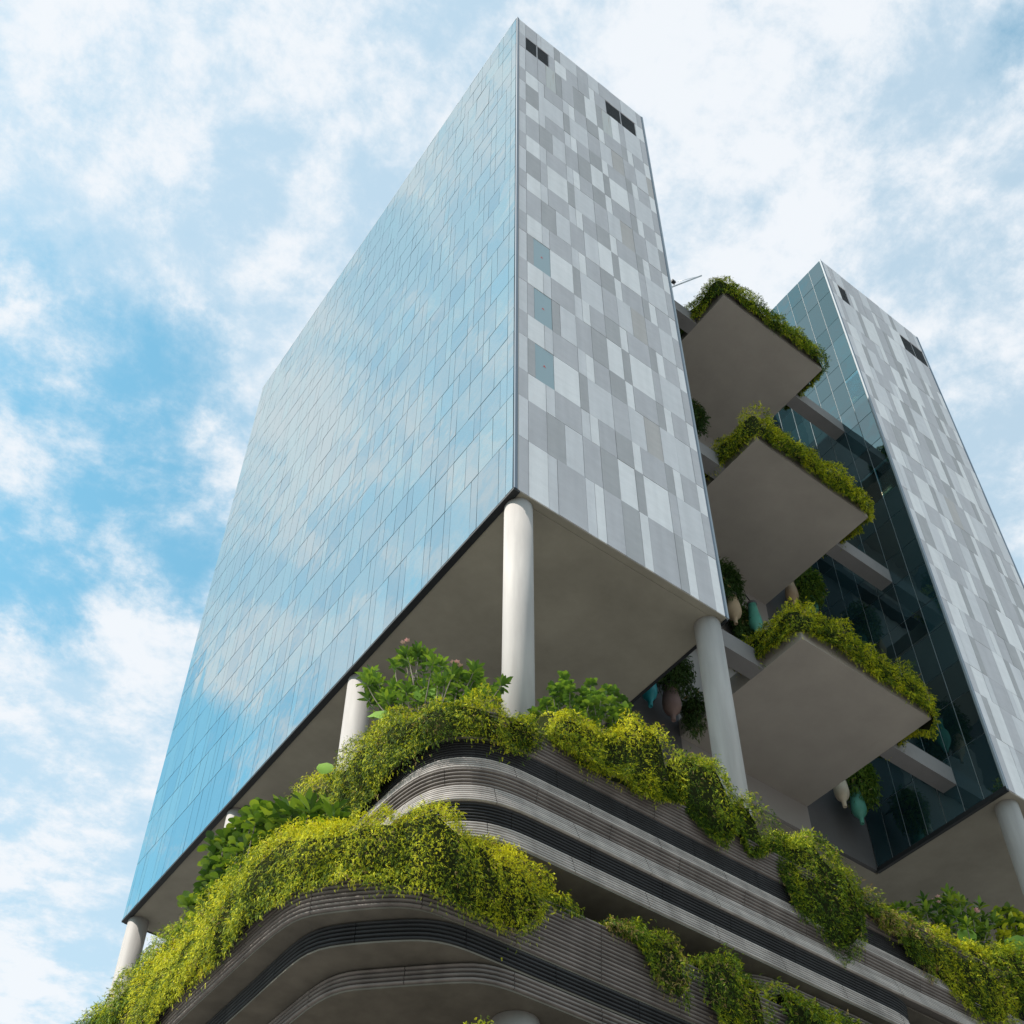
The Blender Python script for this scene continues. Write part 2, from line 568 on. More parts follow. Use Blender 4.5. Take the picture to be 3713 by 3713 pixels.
def stone_face(tower, x_off, rows):
    T = tower.location
    y_c = -0.0
    for r, spec in enumerate(rows):
        z0, z1 = ZR[r], ZR[r + 1]
        h = z1 - z0 - GAP
        zc = (z0 + z1) / 2
        key = 'm' if r % 2 == 0 else 'l'
        cells = [(0.185, U0, key)]
        x = U0
        for tok in spec.split():
            wd = float(tok[:-1]) * U
            cells.append((x, x + wd, tok[-1]))
            x += wd
        for a, b_, k in cells:
            if a > 10.2:
                continue
            b_ = min(b_, 10.225)
            w = b_ - a - GAP
            xc = x_off + (a + b_) / 2
            yj = y_c + random.uniform(-0.009, 0.009)
            if k == 'V':
                link('louvre_frame', shared_box('louvre_frame', w, 0.02, h, M['stone_m'], 'y'), tower, (xc - T.x, 0.018 - T.y, zc - T.z))
                link('louvre', louvre_mesh(w - 0.08, h - 0.14), tower, (xc - T.x, 0.02 - T.y, zc - T.z))
            elif k == 'H':
                o = link('access_hatch', shared_box('access_hatch', w, 0.05, h, M['hatch'], 'y'), tower, (xc - T.x, 0.012 - T.y, zc - T.z))
                tri = mesh_from('warning_triangle', [(-0.08, -0.031, -0.05), (0.08, -0.031, -0.07), (-0.01, -0.031, 0.08)], [(0, 1, 2)], M['red'])
                link('warning_triangle', tri, o)
            else:
                link('stone_panel', shared_box('stone_' + k, w, 0.06, h, M['stone_' + k], 'y'), tower, (xc - T.x, yj - T.y, zc - T.z))


EVEN = [1, 3, 1, 3, 1, 2, 1, 3, 1, 2, 2, 1, 2, 1, 3, 1, 2, 1, 3, 1, 3, 1, 2, 1, 3, 1, 2, 1, 3, 1, 2, 2, 1, 3, 1, 2, 1, 3, 1, 2, 1, 3, 1, 2]
ODD = [2, 2, 2, 2, 1, 2, 1, 2, 2, 1, 2, 2, 1, 3, 2, 1, 2, 2, 1, 2, 3, 1, 2, 2, 1, 2, 1, 2, 2, 2, 1, 2, 2, 1, 3, 1, 2, 2, 1, 2, 2, 2]


def glass_face_front(tower):
    """Irregular curtain wall on the plane x = 0."""
    T = tower.location
    panes = []
    for r in range(len(ZR) - 1):
        z0, z1 = ZR[r] + (0.03 if r == 0 else 0), ZR[r + 1]
        seq = EVEN if r % 2 == 0 else ODD
        shift = [0, 0, 7, 3, 13, 9, 4, 15, 10, 5][r // 2] if r > 1 else 0
        seq = seq[shift:] + seq[:shift]
        panes.append((0.06, 0.49, z0, z1, r))
        y = 0.49
        for s in seq:
            y2 = min(y + s * 0.4545, DEP - 0.05)
            if y2 - y > 0.1:
                panes.append((y, y2, z0, z1, r))
            y = y2
    cam_v = CAM

    def size(p):
        c = Vector((0, (p[0] + p[1]) / 2, (p[2] + p[3]) / 2)) - cam_v
        d = c.length
        return (p[1] - p[0]) * (p[3] - p[2]) * abs(c.x) / d ** 3
    panes.sort(key=size, reverse=True)
    for p in panes[:300]:
        w, h = p[1] - p[0] - 0.020, p[3] - p[2] - 0.045
        key, gm_ = ('window_pane', M['glass']) if p[4] % 2 else ('spandrel_pane', M['glass_spandrel'])
        o = link('window_pane', shared_box(key, w, 0.03, h, gm_, 'x'), tower, (0.015 - T.x, (p[0] + p[1]) / 2 - T.y, (p[2] + p[3]) / 2 - T.z))
        o.rotation_euler = (0, random.gauss(0, 0.0022), random.gauss(0, 0.0030))
    geos = []
    for p in panes[300:]:
        v, f = box_geo(0.0, 0.03, p[0] + 0.009, p[1] - 0.009, p[2] + 0.026, p[3] - 0.026)
        e1, e2 = random.gauss(0, 0.0022), random.gauss(0, 0.0030)
        cy_, cz_ = (p[0] + p[1]) / 2, (p[2] + p[3]) / 2
        v = [(x - (y - cy_) * e2 + (z - cz_) * e1 - T.x, y - T.y, z - T.z) for x, y, z in v]
        geos.append((v, f))
    v, f = merge(geos)
    o = link('upper_window_panes', mesh_from('upper_window_panes', v, f, M['glass']), tower)
    o['kind'] = 'stuff'


def glass_face_court(tower, x, face, m, name):
    """Regular curtain wall of seven bays facing the courtyard."""
    T = tower.location
    cols = [0.06] + [0.08 + 1.065 * k for k in range(1, 7)] + [CY - 0.03]
    for r in range(len(ZR) - 1):
        z0, z1 = ZR[r] + (0.16 if r == 0 else 0), ZR[r + 1]
        for c, (a, b_) in enumerate(zip(cols, cols[1:])):
            lit = face < 0 and (r, c) in ((9, 0), (9, 1), (13, 0))
            w, h = round(b_ - a - 0.045, 3), z1 - z0 - 0.045
            o = link(name, shared_box(name + ('_clear' if lit else ''), w, 0.03, h, M['glass_clear'] if lit else m, 'x'), tower, (x - T.x, (a + b_) / 2 - T.y, (z0 + z1) / 2 - T.z))
            o.rotation_euler = (0, random.gauss(0, 0.0016), random.gauss(0, 0.0022))


def column(parent, x, y, z0, z1, r=0.52):
    T = parent.location
    v, f = lathe_geo([(r, 0), (r, (z1 - z0) * 0.5), (r, z1 - z0)], 40)
    me = mesh_from('column', v, f, M['column'])
    for p in me.polygons:
        p.use_smooth = len(p.vertices) == 4
    return link('column', me, parent, (x - T.x, y - T.y, z0 - T.z))


t1 = thing('glass_tower', 'tall tower wing with blue glass side and mottled grey stone end on round columns', 'tower', (W / 2, DEP / 2, ZB))
box('core_wall', 0.05, W - 0.05, 0.035, DEP, ZB + 0.06, ZT - 0.05, M['joint'], t1)
stone_face(t1, 0, ROWS)
glass_face_front(t1)
glass_face_court(t1, W - 0.015, 1, M['glass_dark'], 'courtyard_pane')
box('glazing_frame', 0.034, 0.047, 0.07, DEP - 0.02, ZB + 0.14, ZT - 0.06, M['gap_blue'], t1)
box('corner_trim', 0.02, 0.145, -0.045, 0.034, ZB + 0.01, ZT + 0.12, M['trim_blue'], t1)
box('corner_strip', 0.148, 0.183, -0.05, 0.034, ZB + 0.01, ZT, M['column'], t1)
box('edge_trim', 10.23, 10.30, -0.03, 0.034, ZB + 0.01, ZT + 0.02, M['trim_blue'], t1)
box('edge_strip', 10.302, W + 0.02, -0.04, 0.045, ZB - 0.02, ZT + 0.05, M['trim_pale'], t1)
box('bottom_trim', -0.005, 0.27, -0.02, DEP + 0.03, ZB - 0.09, ZB + 0.025, M['trim_dark'], t1)
box('court_trim', W - 0.10, W + 0.03, 0.05, CY, ZB - 0.08, ZB + 0.14, M['trim_dark'], t1)
box('soffit', 0.275, W - 0.105, 0.30, DEP, ZB - 0.05, ZB + 0.055, M['soffit'], t1)
box('soffit_edge', 0.275, W - 0.105, 0.0, 0.292, ZB - 0.035, ZB + 0.055, M['soffit'], t1)
box('roof', 0.05, W - 0.05, 0.04, DEP, ZT - 0.045, ZT - 0.01, M['roof'], t1)
box('parapet', -0.005, 0.15, 0.04, DEP, ZT + 0.004, ZT + 0.06, M['trim_pale'], t1)
box('rear_trim', 0.165, W, DEP + 0.003, DEP + 0.06, ZB - 0.09, ZB + 0.13, M['trim_dark'], t1)
DECK_A = 24.1
for x, y in ((0.68, 0.62), (0.72, 11.45), (0.74, 22.1), (0.70, 32.7)):
    column(t1, x, y, DECK_A, ZB - 0.052 if y > 1 else ZB - 0.052)
for y in (0.72, 11.5, 22.1):
    column(t1, 9.95, y, DECK_A, ZB - 0.052)

t2 = thing('glass_tower', 'right-hand tower wing with dark courtyard glass and grey stone end cut by the photo edge', 'tower', (X2 + W / 2, DEP / 2, ZB))
box('core_wall', X2 + 0.05, X2 + W - 0.05, 0.035, DEP, ZB + 0.06, ZT - 0.05, M['joint'], t2)
stone_face(t2, X2, ROWS_2)
glass_face_court(t2, X2 + 0.015, -1, M['glass_dark'], 'window_pane')
box('glazing_frame', X2 + 0.043, X2 + 0.048, 0.05, CY - 0.02, ZB + 0.15, ZT - 0.06, M['mullion'], t2)
box('corner_trim', X2 + 0.0, X2 + 0.07, -0.045, 0.034, ZB + 0.01, ZT + 0.10, M['trim_pale'], t2)
box('corner_strip', X2 + 0.073, X2 + 0.183, -0.035, 0.034, ZB + 0.01, ZT, M['trim_blue'], t2)
box('edge_trim', X2 + 10.23, X2 + W + 0.02, -0.04, 0.045, ZB + 0.01, ZT + 0.05, M['trim_blue'], t2)
box('bottom_trim', X2 - 0.03, X2 + 0.15, -0.03, CY + 0.05, ZB - 0.10, ZB + 0.14, M['trim_dark'], t2)
box('soffit', X2 + 0.16, X2 + W - 0.02, 0.02, DEP, ZB - 0.05, ZB + 0.055, M['soffit'], t2)
box('roof', X2 + 0.05, X2 + W - 0.05, 0.04, DEP, ZT - 0.045, ZT - 0.01, M['roof'], t2)
for x in (X2 + 0.95, X2 + 9.9):
    for y in (0.75, 11.5, 22.1):
        column(t2, x, y, DECK_A, ZB - 0.052)

M['lamp'] = mat('warm_ceiling_lamp', (0.9, 0.8, 0.55), 0.6)
M['lamp'].node_tree.nodes['Principled BSDF'].inputs['Emission Color'].default_value = (1.0, 0.78, 0.42, 1)
M['lamp'].node_tree.nodes['Principled BSDF'].inputs['Emission Strength'].default_value = 1.2
for y0, y1, z in ((0.5, 1.35, 62.50), (0.5, 1.3, 62.33), (0.72, 1.07, 72.25), (0.72, 1.07, 72.10)):
    box('ceiling_lamp', X2 + 0.034, X2 + 0.042, y0, y1, z, z + 0.05, M['lamp'], t2)

# ------------------------------------------------------------------ linking wing behind the courtyard
cw = thing('courtyard_block', 'charcoal and taupe rear block linking the two towers behind the sky gardens', 'building', ((W + X2) / 2, 20, ZB))
BW_TOP = 83.0
box('side_wall', W - 0.03, 14.85, CY, CY + 0.2, ZB - 0.02, BW_TOP, M['wall_dark'], cw)
box('middle_wall', 14.853, 22.80, CY, CY + 0.2, ZB - 0.02, BW_TOP, M['wall_pink'], cw)
box('side_wall', 22.803, X2 + 0.04, CY, CY + 0.2, ZB - 0.02, BW_TOP, M['wall_dark'], cw)
box('soffit', W - 0.09, X2 + 0.155, CY + 0.205, DEP, ZB - 0.05, ZB + 0.05, M['soffit'], cw)
box('roof', W, X2, CY + 0.21, DEP, BW_TOP - 0.3, BW_TOP, M['roof'], cw)
for z in (48.3, 62.8):
    box('corridor_ledge', W + 0.03, X2 - 0.03, CY - 0.75, CY - 0.004, z - 0.2, z + 0.5, M['wall_dark'], cw)
for z in ZR[2:16]:
    box('wall_joint', 12.6, 12.63, CY - 0.012, CY - 0.003, z, z + 1.8, M['joint'], cw)

# ------------------------------------------------------------------ sky garden platforms
SG = [41.03, 55.52, 69.98]
names = ['lowest sky garden platform, grey slab between the towers just above the columns',
         'middle of the three grey sky garden slabs hung between the towers',
         'topmost sky garden slab with its hedge against the sky']
for z, lab in zip(SG, names):
    p = thing('sky_garden_platform', lab, 'platform', (18.8, 3.75, z), 'sky garden platforms between the towers')
    box('floor_slab', 14.8, 22.8, 0.0, CY - 0.005, z, z + 0.18, M['slab'], p)
    box('parapet', 14.80, 14.98, 0.0, CY - 0.005, z + 0.183, z + 1.0, M['slab'], p)
    box('parapet', 22.62, 22.80, 0.0, CY - 0.005, z + 0.183, z + 1.0, M['slab'], p)
    box('parapet', 14.983, 22.617, 0.0, 0.18, z + 0.183, z + 1.0, M['slab'], p)
    box('planter_soil', 14.985, 22.615, 0.185, 1.2, z + 0.185, z + 0.9, M['twig'], p)
    box('beam', W + 0.03, 14.797, 2.2, 2.97, z - 0.02, z + 1.03, M['beam'], p)
    box('beam', 22.803, X2 - 0.004, 2.2, 2.97, z - 0.02, z + 1.03, M['beam'], p)
    box('access_panel', 14.95, 15.6, 2.3, 2.9, z - 0.008, z - 0.003, M['slab'], p)
    box('access_panel', 22.0, 22.65, 2.3, 2.9, z - 0.008, z - 0.003, M['slab'], p)


# ------------------------------------------------------------------ podium terraces of ribbed precast
def smooth_path(pts, step=0.35, it=2):
    pts = [np.array(p, float) for p in pts]
    for _ in range(it):
        new = [pts[0]]
        for a, b_ in zip(pts, pts[1:]):
            if np.linalg.norm(b_ - a) > 0.3:
                new += [a * 0.75 + b_ * 0.25, a * 0.25 + b_ * 0.75]
            else:
                new.append((a + b_) / 2)
        new.append(pts[-1])
        pts = new
    out = [pts[0]]
    for p in pts[1:]:
        if np.linalg.norm(p - out[-1]) > 0.12:
            out.append(p)
    return np.array(out)


def path_normals(P):
    d = np.gradient(P, axis=0)
    d /= np.linalg.norm(d, axis=1)[:, None] + 1e-9
    return np.stack([d[:, 1], -d[:, 0]], 1)       # to the right of travel = outward


def with_joints(P, first, every, gap=0.014):
    """Insert narrow gaps (segment joints) along a path; returns the new path and the index of every gap."""
    S = np.concatenate([[0], np.cumsum(np.linalg.norm(np.diff(P, axis=0), axis=1))])
    js = np.arange(first, S[-1] - 0.3, every)
    t = np.unique(np.concatenate([S, js - gap / 2, js + gap / 2]))
    t = np.array([v for v in t if not np.any(np.abs(v - js) < gap / 2 - 1e-4)])
    Q = np.stack([np.interp(t, S, P[:, 0]), np.interp(t, S, P[:, 1])], 1)
    cut = [int(np.argmin(np.abs(t - (j - gap / 2)))) for j in js]
    return Q, set(cut)


def sweep(P, prof, origin):
    """Sweep an (offset, z) polyline along path P; offsets point outward."""
    n = path_normals(P)
    k = len(prof)
    V = np.zeros((len(P), k, 3))
    for j, (o, z) in enumerate(prof):
        V[:, j, :2] = P + n * o
        V[:, j, 2] = z
    V = V.reshape(-1, 3) - np.array(origin)
    i = np.arange(len(P) - 1)[:, None] * k + np.arange(k - 1)[None, :]
    F = np.stack([i, i + 1, i + 1 + k, i + k], -1).reshape(-1, 4)
    return V, F


def rib_band(parent, P, z0, z1, o0, o1, m, pitch=0.096):
    """A band of horizontal precast ribs from z0 (bottom, offset o0) to z1 (top, offset o1)."""
    n = max(2, round((z1 - z0) / pitch))
    h = (z1 - z0) / n
    T = parent.location
    zc = (z0 + z1) / 2
    V, F = sweep(P, [(min(o0, o1) - 0.12, z0), (o0 - 0.10, z0 + 0.001), (o1 - 0.10, z1 - 0.001), (min(o0, o1) - 0.12, z1)], T)
    band = link('fascia_band', np_mesh('fascia_band', V, F, M['core'] if m is not M['rib_black'] else M['rib_black']), parent)
    PJ, cut = with_joints(P, 1.1 + (z0 * 7.3) % 2.0, 2.35)
    for k in range(n):
        a = z0 + k * h
        o = o0 + (o1 - o0) * (k + 0.5) / n
        pr = [(o - 0.12, a + 0.06 * h), (o - 0.010, a + 0.08 * h), (o, a + 0.20 * h), (o, a + 0.48 * h), (o - 0.014, a + 0.60 * h), (o - 0.12, a + 0.64 * h)]
        V, F = sweep(PJ, pr, T)
        F = F.reshape(len(PJ) - 1, -1, 4)[[i for i in range(len(PJ) - 1) if i not in cut]].reshape(-1, 4)
        link('rib', np_mesh('rib', V, F, m), band)
    return band


def deck(name, parent, P, close, z, m, thick=0.12, inset=0.03):
    n = path_normals(P)
    Q = [tuple(p) for p in (P - n * inset)] + close
    T = parent.location
    k = len(Q)
    V = [(x - T.x, y - T.y, z - T.z) for x, y in Q] + [(x - T.x, y - T.y, z + thick - T.z) for x, y in Q]
    F = [tuple(range(k))[::-1], tuple(range(k, 2 * k))] + [(i, (i + 1) % k, k + (i + 1) % k, k + i) for i in range(k)]
    return link(name, mesh_from(name, V, F, m), parent)


# paths run from the far left (+y) round the corner to the far right (+x); outward is to the right of travel
def upath(left_x, right_y, corner, y_far=40.0, x_far=44.0):
    return [(left_x, y_far), (left_x, 20), (left_x, 8)] + corner + [(4, right_y), (12, right_y), (24, right_y), (x_far, right_y)]


PA = smooth_path(upath(-3.78, -2.52, [(-3.77, 3.0), (-3.75, 0.6), (-3.72, -0.5), (-3.55, -1.35), (-3.2, -1.9), (-2.65, -2.3), (-2.0, -2.48), (-1.2, -2.52)]))
PA_low = smooth_path([(-3.78, 40), (-3.78, 20), (-3.78, 8), (-3.77, 3.0), (-3.75, 0.6), (-3.72, -0.5), (-3.55, -1.35), (-3.2, -1.9), (-2.65, -2.3), (-2.0, -2.48), (-1.2, -2.52), (4, -2.52), (8, -2.52), (10.5, -2.52), (11.8, -2.5), (12.35, -2.2), (12.6, -1.5), (12.65, 0), (12.65, 4)])
ta = thing('podium_terrace', 'upper podium terrace of dark and pale ribbed precast bands under the tower columns', 'podium', (0, 0, 20.5), 'podium terraces')
rib_band(ta, PA, 23.85, 24.75, 0.06, 0.20, M['rib_brown'])
rib_band(ta, PA, 23.22, 23.85, 0.05, 0.02, M['rib_black'])
rib_band(ta, PA, 22.76, 23.22, 0.20, 0.05, M['rib_light'])
rib_band(ta, PA, 22.30, 22.76, 0.06, 0.20, M['rib_brown'])
rib_band(ta, PA, 21.64, 22.30, 0.30, 0.06, M['rib_light'])
rib_band(ta, PA_low, 21.10, 21.64, 0.16, 0.20, M['rib_black'])
rib_band(ta, PA_low, 20.52, 21.10, 0.30, 0.16, M['rib_light'])
deck('soffit', ta, PA_low + path_normals(PA_low) * 0.26, [(12.6, 20), (-3.7, 20)], 20.46, M['podium_soffit'], 0.05, 0.0)
deck('upper_soffit', ta, PA, [(44, 40)], 21.60, M['podium_soffit'], 0.035, 0.06)
deck('deck_slab', ta, PA, [(44, 40)], DECK_A - 0.25, M['deck'], 0.2, 0.12)
deck('planter_soil', ta, PA, [(44, 40)], DECK_A + 0.1, M['twig'], 0.02, 0.14)

CA = [(-3.78, 8)]
PB1 = smooth_path([(1.0, 9.2), (-2.5, 9.0), (-4.6, 8.7), (-5.9, 7.9), (-6.5, 6.4), (-6.58, 4.0), (-6.56, 0.7), (-6.53, -0.4), (-6.45, -1.05), (-6.28, -1.45), (-5.95, -1.85), (-5.48, -2.36), (-5.09, -2.72), (-4.75, -2.95), (-4.36, -3.08), (-3.68, -3.12), (0, -3.12), (8, -3.12), (20, -3.12), (40, -3.12)])
PB2 = smooth_path([(-6.0, 12), (-6.03, 4), (-6.03, 1.5), (-6.05, 0.2), (-6.03, -0.7), (-5.9, -1.25), (-5.55, -1.72), (-5.03, -2.26), (-4.43, -2.79), (-4.05, -3.0), (-3.6, -3.1), (-2.8, -3.12), (8, -3.12), (20, -3.12), (40, -3.12)])
PC = smooth_path([(-5.3, 12), (-5.3, 4), (-5.29, 0.9), (-5.25, -0.3), (-5.05, -0.95), (-4.5, -1.52), (-3.72, -2.3), (-3.24, -2.75), (-2.9, -2.98), (-2.4, -3.1), (-1.4, -3.12), (8, -3.12), (20, -3.12), (40, -3.12)])
tb = thing('podium_terrace', 'lower podium terrace with nested rounded ribbed edges and deep soffits at the bottom', 'podium', (0, 0, 16.3), 'podium terraces')
rib_band(tb, PB1, 17.45, 18.95, 0.06, 0.16, M['rib_brown'], 0.105)
rib_band(tb, PB2, 16.88, 17.40, 0.04, 0.04, M['rib_black'], 0.105)
rib_band(tb, PC, 16.36, 16.82, 0.06, 0.04, M['rib_brown'], 0.105)
deck('soffit', tb, PB1, [(40, 9.2)], 17.40, M['podium_soffit'], 0.045, 0.0)
deck('soffit', tb, PB2, [(40, 12)], 16.83, M['podium_soffit'], 0.045, 0.0)
deck('soffit', tb, PC, [(40, 12)], 16.31, M['podium_soffit'], 0.045, 0.0)
deck('deck_slab', tb, PB1, [(40, 9.2)], 18.3, M['deck'], 0.25, 0.12)
deck('planter_soil', tb, PB1, [(40, 9.2)], 18.62, M['twig'], 0.02, 0.14)
column(tb, -1.45, -2.15, 12.2, 16.30, 0.53)

PD = smooth_path([(5.4, 3), (5.4, 0), (5.5, -1.3), (5.75, -2.0), (6.3, -2.4), (7.2, -2.48), (12, -2.48), (24, -2.48), (40, -2.48)])
td = thing('podium_terrace', 'short ribbed podium ledge with a rounded end tucked under the upper terrace', 'podium', (8, 0, 19.7), 'podium terraces')
rib_band(td, PD, 19.72, 20.43, 0.1, 0.04, M['rib_brown'], 0.105)
deck('soffit', td, PD, [(40, 3)], 19.67, M['podium_soffit'], 0.045, 0.0)

# lower body of the podium down to the street
pb = thing('podium_block', 'shaded grey podium wall and lower planter ledge below the ribbed terraces', 'podium', (10, 6, 0))
box('wall', 1.0, 40, 1.5, 40, 0.145, 24.3, M['wall_dark'], pb)
PL = smooth_path([(-6.8, 10), (-6.9, 0), (-6.85, -3.2), (-6.4, -4.6), (-5.5, -5.35), (-4.3, -5.6), (0, -5.65), (12, -5.65), (40, -5.65)])
rib_band(pb, PL, 11.2, 12.2, 0.05, 0.05, M['rib_brown'], 0.1)
deck('ledge', pb, PL, [(40, 10)], 11.15, M['podium_soffit'], 0.95, 0.06)


# ------------------------------------------------------------------ foliage
def wave_noise(p, freq, seed, n=7):
    r = np.random.default_rng(seed)
    out = np.zeros(len(p))
    for i in range(n):
        d = r.normal(size=3)
        d /= np.linalg.norm(d)
        f = freq * (0.6 + 1.2 * r.random())
        out += np.sin(p @ d * f * 2 * np.pi + r.random() * 6.28)
    return out / math.sqrt(n) * 0.9


def unit(v):
    return v / (np.linalg.norm(v, axis=-1, keepdims=True) + 1e-9)


def sprig_template():
    """A small drooping spray: leaflets (diamond quads) either side of a curved stem; x along the stem, z its face normal."""
    V, F = [], []
    n = 4
    for i in range(n):
        t = (i + 0.6) / n
        x, z = t, -0.35 * t * t
        for s in (-1, 1):
            a = 0.75 - 0.3 * t
            dx, dy = math.cos(a), s * math.sin(a)
            l = 0.46 * (1.15 - 0.5 * t)
            w = 0.14
            px, py = -dy * w, dx * w
            b = len(V)
            V += [(x, 0.0, z), (x + dx * l * 0.5 + px * 0.5, dy * l * 0.5 + py * 0.5, z - 0.03), (x + dx * l, dy * l, z - 0.16 * l), (x + dx * l * 0.5 - px * 0.5, dy * l * 0.5 - py * 0.5, z + 0.05)]
            F.append((b, b + 1, b + 2, b + 3))
    b = len(V)
    V += [(0.95, 0.0, -0.32), (1.15, 0.08, -0.42), (1.42, 0.0, -0.62), (1.15, -0.08, -0.40)]
    F.append((b, b + 1, b + 2, b + 3))
    return np.array(V), np.array(F)


SPV, SPF = sprig_template()


def instance_mesh(name, TV, TF, pos, X, Z, scale, cols, m, origin):
    """Bake template copies: X = stem direction, Z = face normal hint."""
    X = unit(X)
    Y = unit(np.cross(Z, X))
    Zp = np.cross(X, Y)
    co = pos[:, None, :] + scale[:, None, None] * (TV[None, :, 0:1] * X[:, None, :] + TV[None, :, 1:2] * Y[:, None, :] + TV[None, :, 2:3] * Zp[:, None, :])
    n, k = len(pos), len(TV)
    F = (TF[None] + (np.arange(n) * k)[:, None, None]).reshape(-1, TF.shape[1])
    C = np.repeat(cols[:, None, :], k, axis=1).reshape(-1, 3)
    C = np.concatenate([C, np.ones((len(C), 1))], 1)
    return np_mesh(name, co.reshape(-1, 3) - np.array(origin), F, m, C)


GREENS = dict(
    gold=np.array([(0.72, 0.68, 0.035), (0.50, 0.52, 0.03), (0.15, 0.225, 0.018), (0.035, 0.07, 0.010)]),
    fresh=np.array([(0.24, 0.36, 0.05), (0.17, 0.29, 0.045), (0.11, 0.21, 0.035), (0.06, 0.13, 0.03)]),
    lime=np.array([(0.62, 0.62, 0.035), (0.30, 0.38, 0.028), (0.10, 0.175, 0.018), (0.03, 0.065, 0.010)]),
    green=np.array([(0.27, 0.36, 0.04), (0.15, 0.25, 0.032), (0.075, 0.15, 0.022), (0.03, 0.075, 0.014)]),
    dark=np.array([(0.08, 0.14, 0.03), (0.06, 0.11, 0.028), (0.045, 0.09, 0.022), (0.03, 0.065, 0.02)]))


def pick_cols(pos, mix, seed, straw=0.05, age_shade=0.0):
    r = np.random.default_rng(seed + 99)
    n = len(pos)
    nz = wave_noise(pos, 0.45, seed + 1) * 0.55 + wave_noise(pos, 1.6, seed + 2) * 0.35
    lv = np.clip(nz * 0.9 + r.normal(0, 0.95, n) + 1.6 + age_shade, 0, 3)   # growth age plus painted sunlight: low picks gold, high picks dark green
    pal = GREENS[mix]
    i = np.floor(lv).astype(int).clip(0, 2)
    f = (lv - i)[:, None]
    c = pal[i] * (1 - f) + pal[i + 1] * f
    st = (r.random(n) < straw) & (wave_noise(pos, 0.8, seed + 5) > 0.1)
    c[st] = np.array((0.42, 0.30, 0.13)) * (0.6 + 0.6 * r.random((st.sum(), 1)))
    return c * (0.85 + 0.3 * r.random((n, 1)))


